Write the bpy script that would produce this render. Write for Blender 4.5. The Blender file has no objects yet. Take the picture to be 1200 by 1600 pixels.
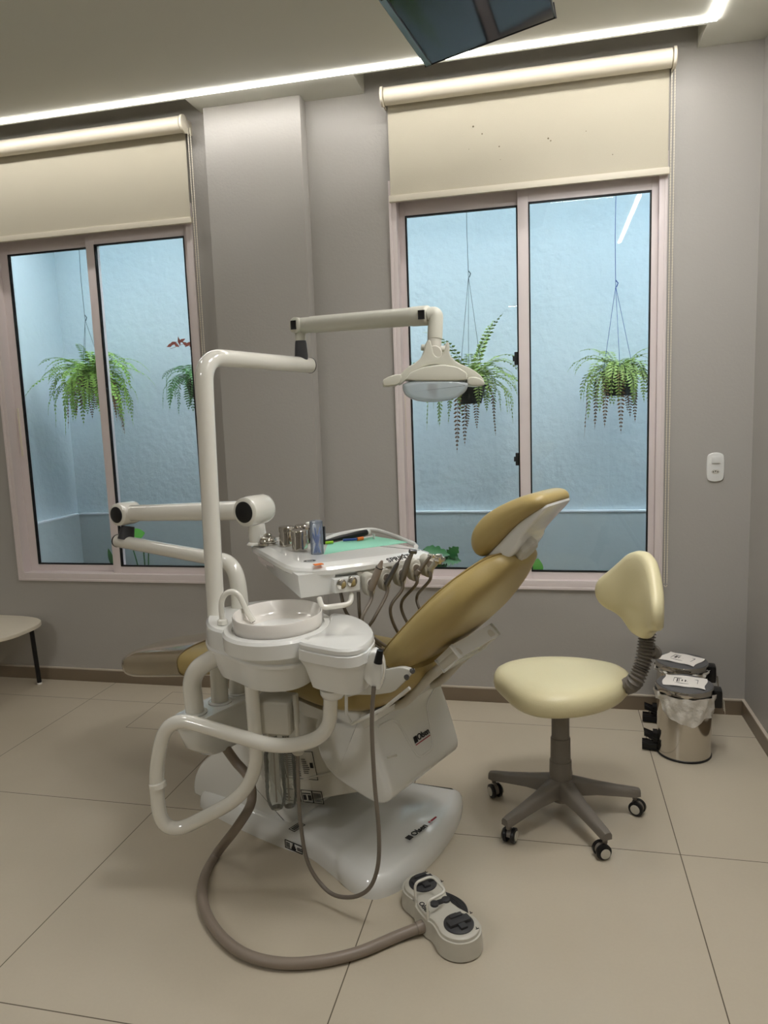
import bpy, bmesh, math, random
from mathutils import Vector, Matrix
V = Vector
C = bpy.context.scene.collection
SC = bpy.context.scene
PI = math.pi

# ------------------------------------------------------------------ camera, exposure, light
YAW, PITCH, ROLL, FPX, EYE = 0.22652894, 0.13386817, -0.03640637, 1141.1, 1.40
def cam_axes():
    cy, sy = math.cos(YAW), math.sin(YAW)
    f = V((-sy*math.cos(PITCH), cy*math.cos(PITCH), -math.sin(PITCH)))
    r = V((cy, sy, 0)); u = r.cross(f)
    c, s = math.cos(ROLL), math.sin(ROLL)
    return c*r+s*u, -s*r+c*u, f
CR, CU, CF = cam_axes()
cam = bpy.data.objects.new('camera', bpy.data.cameras.new('camera')); C.objects.link(cam)
cam.matrix_world = Matrix(((CR.x, CU.x, -CF.x, 0), (CR.y, CU.y, -CF.y, 0), (CR.z, CU.z, -CF.z, EYE), (0, 0, 0, 1)))
cam.data.sensor_fit = 'VERTICAL'; cam.data.sensor_height = 36; cam.data.lens = FPX/1600*36
cam.data.clip_start = .05
SC.camera = cam
vs = SC.view_settings
vs.view_transform = 'Standard'; vs.look = 'None'; vs.gamma = 1; vs.use_curve_mapping = False
vs.exposure = 0.0
SC.cycles.use_denoising = True
SC.cycles.max_bounces = 8; SC.cycles.diffuse_bounces = 5; SC.cycles.transparent_max_bounces = 12
SC.cycles.caustics_reflective = False; SC.cycles.caustics_refractive = False
LED_POWER = 27.0
FILL_POWER = 36.0
SKY_POWER = 19
w = bpy.data.worlds.new('sky'); SC.world = w; w.use_nodes = True
w.node_tree.nodes['Background'].inputs[0].default_value = (.89, .95, 1.0, 1)
w.node_tree.nodes['Background'].inputs[1].default_value = SKY_POWER

# ------------------------------------------------------------------ pixel of the photo -> point of the room (survey helpers)
EYEP = V((0, 0, EYE))
def ray(x, y): return CR*((x-600)/FPX) - CU*((y-800)/FPX) + CF
def G(x, y, z=0.0): d = ray(x, y); return EYEP + d*((z-EYE)/d.z)
def Yp(x, y, Y): d = ray(x, y); return EYEP + d*(Y/d.y)
def Dp(x, y, dep): return EYEP + ray(x, y)*dep
def PLN(x, y, o, n): d = ray(x, y); return EYEP + d*((o-EYEP).dot(n)/d.dot(n))

# ------------------------------------------------------------------ materials
def lin(c): return tuple(((v/255)/12.92 if v/255 <= .04045 else ((v/255+.055)/1.055)**2.4) for v in c)
MATS = {}
def mat(name, rgb, rough=.5, metal=0, noise=0, nscale=20, bump=0, bscale=60, coat=0, emis=None, estr=0, trans=0, alpha=1, spec=.5, ior=1.45, rgb2=None):
    m = bpy.data.materials.new(name); m.use_nodes = True
    nt = m.node_tree; b = nt.nodes['Principled BSDF']
    c = lin(rgb)+(1,)
    b.inputs['Base Color'].default_value = c
    b.inputs['Roughness'].default_value = rough; b.inputs['Metallic'].default_value = metal
    b.inputs['Coat Weight'].default_value = coat; b.inputs['Coat Roughness'].default_value = .06
    b.inputs['Specular IOR Level'].default_value = spec; b.inputs['IOR'].default_value = ior
    b.inputs['Transmission Weight'].default_value = trans; b.inputs['Alpha'].default_value = alpha
    if emis: b.inputs['Emission Color'].default_value = emis+(1,); b.inputs['Emission Strength'].default_value = estr
    tc = nt.nodes.new('ShaderNodeTexCoord')
    n = nt.nodes.new('ShaderNodeTexNoise'); n.inputs['Scale'].default_value = nscale; n.inputs['Detail'].default_value = 5
    nt.links.new(tc.outputs['Object'], n.inputs['Vector'])
    if noise or rgb2:
        mx = nt.nodes.new('ShaderNodeMix'); mx.data_type = 'RGBA'
        c2 = (lin(rgb2)+(1,)) if rgb2 else tuple(v*(1-noise) for v in c[:3])+(1,)
        mx.inputs['A'].default_value = c; mx.inputs['B'].default_value = c2
        nt.links.new(n.outputs['Fac'], mx.inputs['Factor']); nt.links.new(mx.outputs['Result'], b.inputs['Base Color'])
    if bump:
        n2 = nt.nodes.new('ShaderNodeTexNoise'); n2.inputs['Scale'].default_value = bscale; n2.inputs['Detail'].default_value = 6
        nt.links.new(tc.outputs['Object'], n2.inputs['Vector'])
        bp = nt.nodes.new('ShaderNodeBump'); bp.inputs['Strength'].default_value = bump; bp.inputs['Distance'].default_value = .01
        nt.links.new(n2.outputs['Fac'], bp.inputs['Height']); nt.links.new(bp.outputs['Normal'], b.inputs['Normal'])
    MATS[name] = m
    return m
M_wall = mat('wall_paint', (176, 173, 168), .42, noise=.06, nscale=1.5, bump=.08, bscale=90)
M_ceil = mat('ceiling_paint', (216, 216, 206), .75, noise=.03, nscale=2)
M_base = mat('baseboard_tile', (128, 114, 96), .35, noise=.1, nscale=12)
M_grout = mat('light_grout', (190, 180, 165), .7)
M_frame = mat('window_aluminium', (226, 216, 215), .38, noise=.04, nscale=30)
M_gasket = mat('black_rubber', (14, 14, 16), .6)
M_black = mat('black_plastic', (16, 16, 18), .35)
M_dgrey = mat('dark_grey_plastic', (58, 58, 60), .5, noise=.1)
M_blind = mat('blind_fabric', (196, 190, 172), .9, noise=.05, nscale=3, bump=.15, bscale=600)
M_stain = mat('speck_stain', (120, 110, 92), .9)
M_blindw = mat('blind_rail', (222, 215, 198), .45)
M_white = mat('white_enamel', (226, 224, 215), .14, coat=1, noise=.02, nscale=4)
M_abs = mat('glossy_white_plastic', (228, 229, 226), .16, coat=.8, noise=.02, nscale=5)
M_absg = mat('light_grey_plastic', (198, 195, 184), .32, noise=.03)
M_lamp = mat('lamp_grey', (196, 195, 182), .35)
M_vinyl = mat('olive_beige_vinyl', (172, 152, 98), .36, noise=.06, nscale=7, bump=.06, bscale=300)
M_vinyl2 = mat('stool_vinyl', (228, 219, 178), .30, noise=.06, nscale=7, bump=.08, bscale=260)
M_seam = mat('vinyl_piping', (150, 128, 76), .5)
M_footcov = mat('clear_foot_cover', (148, 134, 108), .15, noise=.2, nscale=6, coat=.8)
M_hose = mat('grey_hose', (118, 110, 100), .35)
M_hose2 = mat('warm_grey_hose', (140, 128, 116), .4)
M_stoolg = mat('stool_base_grey', (120, 114, 106), .42, noise=.08, nscale=25)
M_steel = mat('polished_steel', (205, 200, 192), .10, metal=1, noise=.06, nscale=8)
M_lid = mat('grey_lid', (112, 112, 114), .35, metal=.35, noise=.05)
M_steeld = mat('brushed_lid_steel', (120, 120, 122), .35, metal=1, noise=.1, nscale=30)
M_chrome = mat('chrome', (215, 212, 205), .08, metal=1)
M_paper = mat('white_paper', (236, 232, 226), .8)
M_green = mat('green_paper_towel', (150, 215, 190), .8, noise=.05, nscale=10)
M_ink = mat('black_ink', (20, 20, 22), .6)
M_inkr = mat('red_ink', (170, 50, 60), .6)
M_orange = mat('orange_plastic', (232, 120, 40), .5)
M_blue = mat('blue_plastic', (50, 120, 225), .35)
M_lime = mat('lime_plastic', (150, 200, 40), .5)
M_bag = mat('white_bin_liner', (228, 224, 216), .5, noise=.12, nscale=18, bump=.9, bscale=35)
M_wood = mat('pale_table_laminate', (222, 214, 196), .45, noise=.05)
M_pot = mat('black_pot', (24, 26, 26), .6)
M_soil = mat('dark_soil', (52, 42, 34), .95, noise=.5, nscale=30, bump=.6)
M_leaf = mat('fern_green', (150, 188, 66), .55, nscale=9, rgb2=(88, 138, 46))
M_leafd = mat('fern_deep_green', (64, 128, 50), .5, nscale=9, rgb2=(38, 88, 34))
M_leafo = mat('fern_olive_green', (150, 170, 92), .55, nscale=9, rgb2=(98, 132, 56))
M_dry = mat('dry_fern_brown', (140, 104, 74), .8, nscale=14, rgb2=(92, 70, 46))
M_redleaf = mat('rust_red_leaf', (150, 72, 56), .6, noise=.3)
M_mon = mat('monstera_green', (44, 100, 46), .35, noise=.3, nscale=6)
M_mon2 = mat('fresh_green_leaf', (84, 160, 56), .4, noise=.2, nscale=6)
M_wire = mat('dark_wire', (50, 70, 80), .5, metal=.3)
M_wireb = mat('blue_wire', (40, 70, 140), .5)
M_screen = mat('dark_screen', (6, 8, 11), .08, spec=.22)
M_bezel = mat('tv_silver_bezel', (105, 112, 116), .3, metal=.6)
M_flr = None
M_led = mat('led_diffuser', (255, 250, 240), .4, emis=(1.0, .965, .925), estr=LED_POWER)
M_bowl = mat('ceramic_bowl', (226, 222, 216), .14, coat=.5)

def glass_mat(name, tint=(1, 1, 1), refl=1.0, f0=1.45):
    m = bpy.data.materials.new(name); m.use_nodes = True; nt = m.node_tree; nt.nodes.clear()
    o = nt.nodes.new('ShaderNodeOutputMaterial'); t = nt.nodes.new('ShaderNodeBsdfTransparent'); g = nt.nodes.new('ShaderNodeBsdfGlossy')
    g.inputs['Roughness'].default_value = 0.0; t.inputs[0].default_value = tint+(1,)
    f = nt.nodes.new('ShaderNodeFresnel'); f.inputs[0].default_value = f0
    mu = nt.nodes.new('ShaderNodeMath'); mu.operation = 'MULTIPLY'; mu.inputs[1].default_value = refl
    mx = nt.nodes.new('ShaderNodeMixShader')
    nt.links.new(f.outputs[0], mu.inputs[0]); nt.links.new(mu.outputs[0], mx.inputs[0])
    nt.links.new(t.outputs[0], mx.inputs[1]); nt.links.new(g.outputs[0], mx.inputs[2]); nt.links.new(mx.outputs[0], o.inputs[0])
    return m
M_glass = glass_mat('window_glass', (.96, .98, .98), 1.0)
M_bottle = glass_mat('clear_bottle_plastic', (.95, .96, .95), 1.0)
M_cup = glass_mat('clear_cup_plastic', (.95, .97, 1.0), 1.0)
M_lens = mat('frosted_lamp_lens', (205, 214, 218), .25, trans=.35, alpha=.82)

def milky(m, rgb, k):
    nt = m.node_tree; out = [n for n in nt.nodes if n.type == 'OUTPUT_MATERIAL'][0]; src = out.inputs[0].links[0].from_socket
    d = nt.nodes.new('ShaderNodeBsdfPrincipled'); d.inputs['Base Color'].default_value = lin(rgb)+(1,); d.inputs['Roughness'].default_value = .1
    x = nt.nodes.new('ShaderNodeMixShader'); x.inputs[0].default_value = k
    nt.links.new(src, x.inputs[1]); nt.links.new(d.outputs[0], x.inputs[2]); nt.links.new(x.outputs[0], out.inputs[0])
milky(M_bottle, (200, 205, 200), .16); milky(M_cup, (200, 215, 235), .22)
def floor_mat():
    m = bpy.data.materials.new('porcelain_floor_tile'); m.use_nodes = True; nt = m.node_tree; b = nt.nodes['Principled BSDF']
    tc = nt.nodes.new('ShaderNodeTexCoord'); sp = nt.nodes.new('ShaderNodeSeparateXYZ'); nt.links.new(tc.outputs['Object'], sp.inputs[0])
    def mth(op, a, bb=None, cc=None):
        n = nt.nodes.new('ShaderNodeMath'); n.operation = op
        for i, v in enumerate((a, bb, cc)):
            if v is None: continue
            if isinstance(v, (int, float)): n.inputs[i].default_value = v
            else: nt.links.new(v, n.inputs[i])
        return n.outputs[0]
    def joint(coord, off, wd=.0016):
        f = mth('FRACT', mth('DIVIDE', mth('SUBTRACT', coord, off), .9015))
        d = mth('MULTIPLY', mth('ABSOLUTE', mth('SUBTRACT', f, .5)), .9015)     # .45 at the joint
        return mth('GREATER_THAN', d, .45075-wd)
    X, Y = sp.outputs[0], sp.outputs[1]
    j = mth('MAXIMUM', joint(X, .3895), joint(Y, 2.262))
    # the access lid by the wall: a cut-in square with its own joint
    def seg(coord, c, other, lo, hi, wd=.0016):
        a = mth('LESS_THAN', mth('ABSOLUTE', mth('SUBTRACT', coord, c)), wd)
        return mth('MULTIPLY', a, mth('MULTIPLY', mth('GREATER_THAN', other, lo), mth('LESS_THAN', other, hi)))
    j = mth('MAXIMUM', j, seg(X, -1.93, Y, 2.875, 3.31))
    j = mth('MAXIMUM', j, seg(Y, 2.875, X, -1.93, -1.4)); j = mth('MAXIMUM', j, seg(Y, 3.31, X, -1.93, -1.4))
    n1 = nt.nodes.new('ShaderNodeTexNoise'); n1.inputs['Scale'].default_value = 3; n1.inputs['Detail'].default_value = 8; nt.links.new(tc.outputs['Object'], n1.inputs['Vector'])
    n2 = nt.nodes.new('ShaderNodeTexNoise'); n2.inputs['Scale'].default_value = 120; n2.inputs['Detail'].default_value = 3; nt.links.new(tc.outputs['Object'], n2.inputs['Vector'])
    fac = mth('ADD', mth('MULTIPLY', n1.outputs['Fac'], .7), mth('MULTIPLY', n2.outputs['Fac'], .3))
    mx = nt.nodes.new('ShaderNodeMix'); mx.data_type = 'RGBA'; nt.links.new(fac, mx.inputs['Factor'])
    mx.inputs['A'].default_value = lin((200, 190, 171))+(1,); mx.inputs['B'].default_value = lin((184, 174, 155))+(1,)
    m2 = nt.nodes.new('ShaderNodeMix'); m2.data_type = 'RGBA'; nt.links.new(j, m2.inputs['Factor']); nt.links.new(mx.outputs['Result'], m2.inputs['A'])
    m2.inputs['B'].default_value = lin((92, 82, 66))+(1,)
    nt.links.new(m2.outputs['Result'], b.inputs['Base Color'])
    nt.links.new(mth('ADD', mth('MULTIPLY', n1.outputs['Fac'], .12), .30), b.inputs['Roughness'])
    b.inputs['Specular IOR Level'].default_value = .5
    return m
M_flr = floor_mat()
def plaster_mat():
    m = mat('pale_blue_plaster', (202, 214, 219), .95, nscale=2.2, rgb2=(186, 202, 210), bump=.6, bscale=20)
    return m
M_plas = plaster_mat()
M_plas2 = mat('grey_blue_plaster_plinth', (186, 196, 198), .95, noise=.12, nscale=3, bump=.3, bscale=18)
M_sunlit_edge = mat('sunlit_ledge_white', (225, 230, 235), .8)

# ------------------------------------------------------------------ mesh helpers
def shade(bm, ang=38):
    bmesh.ops.remove_doubles(bm, verts=bm.verts, dist=1e-6)
    for f in bm.faces: f.smooth = True
    a = math.radians(ang)
    for e in bm.edges:
        if len(e.link_faces) == 2:
            e.smooth = e.calc_face_angle(0) < a
        elif len(e.link_faces) > 2: e.smooth = False
def obj(name, bm, m, parent=None, loc=None, ang=38, recalc=True):
    if recalc: bmesh.ops.recalc_face_normals(bm, faces=bm.faces)
    shade(bm, ang)
    org = V(loc) if loc is not None else (parent['_o'] if parent is not None and '_o' in parent else V((0, 0, 0)))
    org = V(org)
    bmesh.ops.translate(bm, verts=bm.verts, vec=-org)
    me = bpy.data.meshes.new(name); bm.to_mesh(me); bm.free()
    me.materials.append(m)
    o = bpy.data.objects.new(name, me); C.objects.link(o)
    if parent is not None: o.parent = parent; ORG[o.name] = org
    else: o.location = org; ORG[o.name] = org
    return o
ORG = {}
def part(name, bm, m, parent, ang=38, recalc=True):
    """a child whose mesh is given in room coordinates"""
    return obj(name, bm, m, parent, ORG[parent.name], ang, recalc)
def thing(name, label, cat, loc, group=None):
    o = bpy.data.objects.new(name, None); C.objects.link(o); o.empty_display_size = .05
    o.location = loc; ORG[o.name] = V(loc); o['label'] = label; o['category'] = cat
    if group: o['group'] = group
    return o
def tag(o, label, cat, group=None, kind=None):
    o['label'] = label; o['category'] = cat
    if group: o['group'] = group
    if kind: o['kind'] = kind
    return o
def struct(name, bm, m, loc=(0, 0, 0), ang=38):
    o = obj(name, bm, m, None, loc, ang); o['kind'] = 'structure'; return o
def NB(): return bmesh.new()
def box(bm, a, b, bev=0, seg=2):
    a, b = V(a), V(b); lo = V([min(a[i], b[i]) for i in range(3)]); hi = V([max(a[i], b[i]) for i in range(3)])
    r = bmesh.ops.create_cube(bm, size=1)
    for v in r['verts']: v.co = V([lo[i]+(v.co[i]+.5)*(hi[i]-lo[i]) for i in range(3)])
    if bev: bmesh.ops.bevel(bm, geom=list({e for v in r['verts'] for e in v.link_edges}), offset=bev, segments=seg, profile=.7, affect='EDGES')
    return bm
def obox(bm, c, ex, ey, ez, bev=0, seg=2):
    """box centred at c with half-axis vectors"""
    r = bmesh.ops.create_cube(bm, size=2)
    c = V(c)
    for v in r['verts']: v.co = c+V(ex)*v.co.x+V(ey)*v.co.y+V(ez)*v.co.z
    if bev: bmesh.ops.bevel(bm, geom=list({e for v in r['verts'] for e in v.link_edges}), offset=bev, segments=seg, profile=.7, affect='EDGES')
    return bm
def rings(bm, R, cap0=True, cap1=True, closed=True):
    vs_ = [[bm.verts.new(p) for p in r] for r in R]
    n = len(R[0])
    for i in range(len(R)-1):
        for j in range(n if closed else n-1):
            k = (j+1) % n
            try: bm.faces.new((vs_[i][j], vs_[i][k], vs_[i+1][k], vs_[i+1][j]))
            except ValueError: pass
    if cap0: bm.faces.new(list(reversed(vs_[0])))
    if cap1: bm.faces.new(vs_[-1])
    return bm
def chaikin(P, it=2, closed=True, q=.25):
    P = [V(p) for p in P]
    for _ in range(it):
        Q = []
        n = len(P)
        if not closed: Q.append(P[0])
        for i in range(n if closed else n-1):
            a, b = P[i], P[(i+1) % n]
            Q += [a.lerp(b, q), a.lerp(b, 1-q)]
        if not closed: Q.append(P[-1])
        P = Q
    return P
def inset(P, d):
    """2D polygon moved inwards by d (works out its own winding)"""
    n = len(P); A = sum(P[i][0]*P[(i+1) % n][1]-P[(i+1) % n][0]*P[i][1] for i in range(n))
    s = 1 if A > 0 else -1
    out = []
    for i in range(n):
        a, b, c = V(P[i-1]).to_2d(), V(P[i]).to_2d(), V(P[(i+1) % n]).to_2d()
        e1, e2 = (b-a), (c-b)
        if e1.length < 1e-9 or e2.length < 1e-9: out.append(b); continue
        e1.normalize(); e2.normalize()
        n1, n2 = V((-e1.y, e1.x))*s, V((-e2.y, e2.x))*s
        m = n1+n2
        if m.length < 1e-6: m = n1
        m.normalize(); k = max(.5, m.dot(n1))
        out.append(b+m*(d/k))
    return out
def shrink(P, d):
    P = [V(p).to_2d() for p in P]; c = sum(P, V((0, 0)))/len(P)
    sxx = sum((p.x-c.x)**2 for p in P); syy = sum((p.y-c.y)**2 for p in P); sxy = sum((p.x-c.x)*(p.y-c.y) for p in P)
    a = .5*math.atan2(2*sxy, sxx-syy); u, v = V((math.cos(a), math.sin(a))), V((-math.sin(a), math.cos(a)))
    hu = max(abs((p-c).dot(u)) for p in P); hv = max(abs((p-c).dot(v)) for p in P)
    fu_, fv_ = max(.05, 1-d/hu), max(.05, 1-d/hv)
    return [c+u*(p-c).dot(u)*fu_+v*(p-c).dot(v)*fv_ for p in P]
def slab(bm, outline, w0, w1, r, F, segs=4, r0=None, fn=None):
    """outline in local xy, extruded from w0 to w1 along local z, long edges rounded by r; F maps (x,y,z) to the room"""
    r0 = r if r0 is None else r0
    L = []
    for k in range(segs+1):
        a = PI/2*k/segs
        L.append((r0*(1-math.sin(a)), w0+r0*(1-math.cos(a)))) if r0 else (L.append((0, w0)) if k == 0 else None)
    for k in range(segs+1):
        a = PI/2*k/segs
        L.append((r*(1-math.cos(a)), w1-r*(1-math.sin(a)))) if r else (L.append((0, w1)) if k == 0 else None)
    R = []
    for d, z in L:
        P = (fn or inset)(outline, d) if d > 1e-7 else [V(p).to_2d() for p in outline]
        R.append([F(p[0], p[1], z) for p in P])
    return rings(bm, R)
def spline(P, n=8):
    P = [V(p) for p in P]
    if len(P) < 3: return P
    Q = [P[0]*2-P[1]]+P+[P[-1]*2-P[-2]]
    out = []
    for i in range(1, len(Q)-2):
        p0, p1, p2, p3 = Q[i-1:i+3]
        for k in range(n):
            t = k/n
            out.append(.5*((2*p1)+(p2-p0)*t+(2*p0-5*p1+4*p2-p3)*t*t+(3*p1-p0-3*p2+p3)*t**3))
    out.append(P[-1]); return out
def bend(P, rad, n=8):
    """polyline with its corners rounded by arcs"""
    P = [V(p) for p in P]; out = [P[0]]
    for i in range(1, len(P)-1):
        a, b, c = P[i-1], P[i], P[i+1]
        r = rad[i-1] if isinstance(rad, (list, tuple)) else rad
        d1, d2 = (a-b), (c-b); r = min(r, d1.length*.49, d2.length*.49)
        p, q = b+d1.normalized()*r, b+d2.normalized()*r
        for k in range(n+1):
            t = k/n; out.append(p*(1-t)**2+b*2*t*(1-t)+q*t*t)
    out.append(P[-1]); return out
def tube(bm, P, r, n=16, dome=0, flat=None):
    """round tube along P; r number or list; flat=(direction, factor) squashes the section"""
    P = [V(p) for p in P]; N = len(P)
    R = [r]*N if isinstance(r, (int, float)) else list(r)
    if len(R) != N: R = [R[0]+(R[-1]-R[0])*i/(N-1) for i in range(N)] if len(R) == 2 else [R[min(len(R)-1, int(i/(N-1)*(len(R)-1)+.5))] for i in range(N)]
    T = []
    for i in range(N):
        t = P[min(i+1, N-1)]-P[max(i-1, 0)]
        T.append(t.normalized() if t.length > 1e-9 else V((0, 0, 1)))
    u = T[0].orthogonal().normalized()
    rg = []
    def ring(c, t, u, rr):
        v = t.cross(u)
        pts = []
        for k in range(n):
            o = u*math.cos(2*PI*k/n)*rr+v*math.sin(2*PI*k/n)*rr
            if flat: o = o-flat[0]*o.dot(flat[0])*(1-flat[1])
            pts.append(c+o)
        return pts
    for i in range(N):
        if i:
            q = T[i-1].rotation_difference(T[i]); u = (q @ u); u = (u-T[i]*u.dot(T[i])).normalized()
        if i == 0 and dome:
            for k in range(4, 0, -1):
                a = PI/2*k/4.3; rg.append(ring(P[0]-T[0]*dome*math.sin(a), T[0], u, R[0]*math.cos(a)))
        rg.append(ring(P[i], T[i], u, R[i]))
        if i == N-1 and dome:
            for k in range(1, 5):
                a = PI/2*k/4.3; rg.append(ring(P[i]+T[i]*dome*math.sin(a), T[i], u, R[i]*math.cos(a)))
    return rings(bm, rg)
def lathe(bm, prof, o, ax=(0, 0, 1), n=32, sx=1, sy=1):
    """profile of (radius, height) round the axis ax at o"""
    ax = V(ax).normalized(); u = V((1, 0, 0)) if abs(ax.z) > .9 else V((0, 0, 1)).cross(ax).normalized()
    u = (u-ax*u.dot(ax)).normalized(); v = ax.cross(u); o = V(o)
    R = [[o+ax*h+(u*math.cos(2*PI*k/n)*sx+v*math.sin(2*PI*k/n)*sy)*max(r, 1e-5) for k in range(n)] for r, h in prof]
    return rings(bm, R, prof[0][0] > 1e-4 or True, True)
def seloft(bm, ST, F, n=32, e=3.0):
    """stations (x, z, half width, half thickness, tilt) in the chair's side plane; rounded box sections"""
    R = []
    for (x, z, hw, ht, tl) in ST:
        rr = []
        for k in range(n):
            a = 2*PI*k/n; c, s = math.cos(a), math.sin(a)
            y = hw*math.copysign(abs(c)**(2/e), c); h = ht*math.copysign(abs(s)**(2/e), s)
            rr.append(F(x-h*math.sin(tl), y, z+h*math.cos(tl)))
        R.append(rr)
    return rings(bm, R)
def interp(ST, n=5):
    """smooth a list of station tuples"""
    out = []
    K = len(ST)
    for i in range(K-1):
        p0, p1, p2, p3 = ST[max(i-1, 0)], ST[i], ST[i+1], ST[min(i+2, K-1)]
        for k in range(n):
            t = k/n
            out.append(tuple(.5*(2*b+(c-a)*t+(2*a-5*b+4*c-d)*t*t+(3*b-a-3*c+d)*t**3) for a, b, c, d in zip(p0, p1, p2, p3)))
    out.append(ST[-1]); return out
def text_bm(s, size, o, ex, ey, depth=.0006, bold=.0, align='CENTER', shear=0):
    """lettering as a thin raised mesh lying in the plane of ex, ey at o"""
    cu = bpy.data.curves.new('lettering', 'FONT'); cu.body = s; cu.size = size; cu.align_x = align; cu.align_y = 'CENTER'
    cu.offset = bold; cu.extrude = depth; cu.shear = shear; cu.resolution_u = 3
    t = bpy.data.objects.new('lettering', cu); C.objects.link(t)
    bpy.context.view_layer.update()
    me = bpy.data.meshes.new_from_object(t.evaluated_get(bpy.context.evaluated_depsgraph_get()))
    bm = bmesh.new(); bm.from_mesh(me)
    bpy.data.objects.remove(t); bpy.data.curves.remove(cu); bpy.data.meshes.remove(me)
    ex, ey, o = V(ex).normalized(), V(ey).normalized(), V(o); ez = ex.cross(ey)
    for v in bm.verts: v.co = o+ex*v.co.x+ey*v.co.y+ez*v.co.z
    return bm
def merge(bm, other):
    me = bpy.data.meshes.new('tmp'); other.to_mesh(me); other.free(); bm.from_mesh(me); bpy.data.meshes.remove(me); return bm
def decal(bm, o, ex, ey, rects, lift=.0008):
    """small flat printed bars: rects (x0,y0,x1,y1) in units of the two vectors"""
    ex, ey, o = V(ex), V(ey), V(o); nz = ex.cross(ey).normalized()
    for x0, y0, x1, y1 in rects:
        q = [o+ex*x+ey*y+nz*lift for x, y in ((x0, y0), (x1, y0), (x1, y1), (x0, y1))]
        q2 = [p-nz*lift*.9 for p in q]
        rings(bm, [q2, q])
    return bm
def frame_rects(x0, y0, x1, y1, t, ty=None):
    ty = ty or t
    return [(x0, y0, x1, y0+ty), (x0, y1-ty, x1, y1), (x0, y0, x0+t, y1), (x1-t, y0, x1, y1)]
XYZ = lambda x, y, z: V((x, y, z))

# ================================================================== THE ROOM
WY, ZC, XR, XL, YF = 3.405, 2.825, .843, -3.75, -4.3
W1 = (-2.85, -1.69); W2 = (-.70, .477); WZ = (.575, 2.43); WT = .15
def wall_grid(bm, xs, zs, holes, y0, y1):
    for i in range(len(xs)-1):
        for k in range(len(zs)-1):
            if (i, k) in holes: continue
            box(bm, (xs[i], y0, zs[k]), (xs[i+1], y1, zs[k+1]))
bm = NB(); wall_grid(bm, [XL-.15, W1[0], W1[1], W2[0], W2[1], XR+.15], [0, WZ[0], WZ[1], 3.07], {(1, 1), (3, 1)}, WY, WY+WT)
struct('wall_back', bm, M_wall)
bm = NB(); box(bm, (-1.555, 3.325, 0), (-1.085, WY, ZC), .004); struct('wall_pillar', bm, M_wall)
bm = NB(); box(bm, (XR, YF, 0), (XR+.15, WY, 3.07)); struct('wall_right', bm, M_wall)
bm = NB(); box(bm, (XL-.15, YF, 0), (XL, WY, 3.07)); struct('wall_left', bm, M_wall)
bm = NB(); box(bm, (XL-.15, YF-.15, 0), (XR+.15, YF, 3.07)); struct('wall_front', bm, M_wall)
bm = NB(); box(bm, (XL-.15, YF-.15, -.12), (XR+.15, WY+WT, 0)); struct('floor', bm, M_flr)
# ceiling: lowered plaster ceiling with two niches for the blinds
N1 = (-3.0, -1.585); N2 = (-.805, .592); NY = 3.215
bm = NB()
for a, b in ((XL, N1[0]), (N1[1], N2[0]), (N2[1], XR)): box(bm, (a, NY, ZC), (b, WY, ZC+.22))
box(bm, (XL, YF, ZC), (XR, NY, ZC+.22)); box(bm, (XL-.15, YF-.15, ZC+.22), (XR+.15, WY+WT, ZC+.30))
struct('ceiling', bm, M_ceil)
# baseboards: tile with a light top edge
def baseb(name, a, b, c, d):
    bm = NB(); box(bm, a, b, .001); o = struct(name, bm, M_base)
    bm = NB(); box(bm, c, d, .001); part('baseboard_cap', bm, M_grout, o)
baseb('baseboard_back', (-1.085, WY-.012, 0), (XR, WY, .066), (-1.085, WY-.014, .066), (XR, WY, .073))
baseb('baseboard_left', (XL, WY-.012, 0), (-1.555, WY, .066), (XL, WY-.014, .066), (-1.555, WY, .073))
baseb('baseboard_pillar', (-1.567, 3.313, 0), (-1.073, 3.325, .066), (-1.567, 3.311, .066), (-1.073, 3.325, .073))
baseb('baseboard_right', (XR-.012, YF, 0), (XR, WY-.014, .066), (XR-.014, YF, .066), (XR, WY-.014, .073))

# light strips set in the ceiling, all round
def led(name, a, b, label):
    bm = NB(); box(bm, (a[0], a[1], ZC-.006), (b[0], b[1], ZC-.0005)); o = obj(name, bm, M_led, None, ((a[0]+b[0])/2, (a[1]+b[1])/2, ZC))
    tag(o, label, 'light strip', 'light strips in the ceiling')
led('ceiling_light_strip', (XL+.1, 3.155), (.62, 3.185), 'long white light strip in the ceiling running along the window wall')
led('ceiling_light_strip', (.59, -.15), (.62, 3.155), 'light strip in the ceiling turning back from the window wall at the right')
led('ceiling_light_strip', (-.56, -3.75), (-.27, -3.72), 'short light strip far back, seen only as a reflection in the right window')

M_fill = mat('fill_panel_glow', (255, 250, 240), .4, emis=(1.0, .98, .955), estr=FILL_POWER)  # glow of unseen panels, added to brighten the floor and stool
for px_, py_, hs_, lab_ in ((.36, 2.38, .13, 'small added fill panel above the stool, just out of the frame'), (.22, 1.62, .21, 'square added fill panel above the foot control, out of the frame'), (-2.1, 1.75, .10, 'small added fill panel above the left side of the room, out of the frame'), (-2.4, -1.2, .26, 'square added fill panel far behind the camera')):
    root = thing('added_fill_panel', lab_, 'fill light', (px_, py_, ZC-.02), 'added fill panels out of the frame')
    bm = NB(); bars_ = hs_+.015; box(bm, (px_-bars_, py_-bars_, ZC-.014), (px_+bars_, py_+bars_, ZC-.0005), .003); part('fill_frame', bm, M_frame, root)
    bm = NB(); box(bm, (px_-hs_, py_-hs_, ZC-.016), (px_+hs_, py_+hs_, ZC-.0135)); part('fill_diffuser', bm, M_fill, root)

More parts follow.
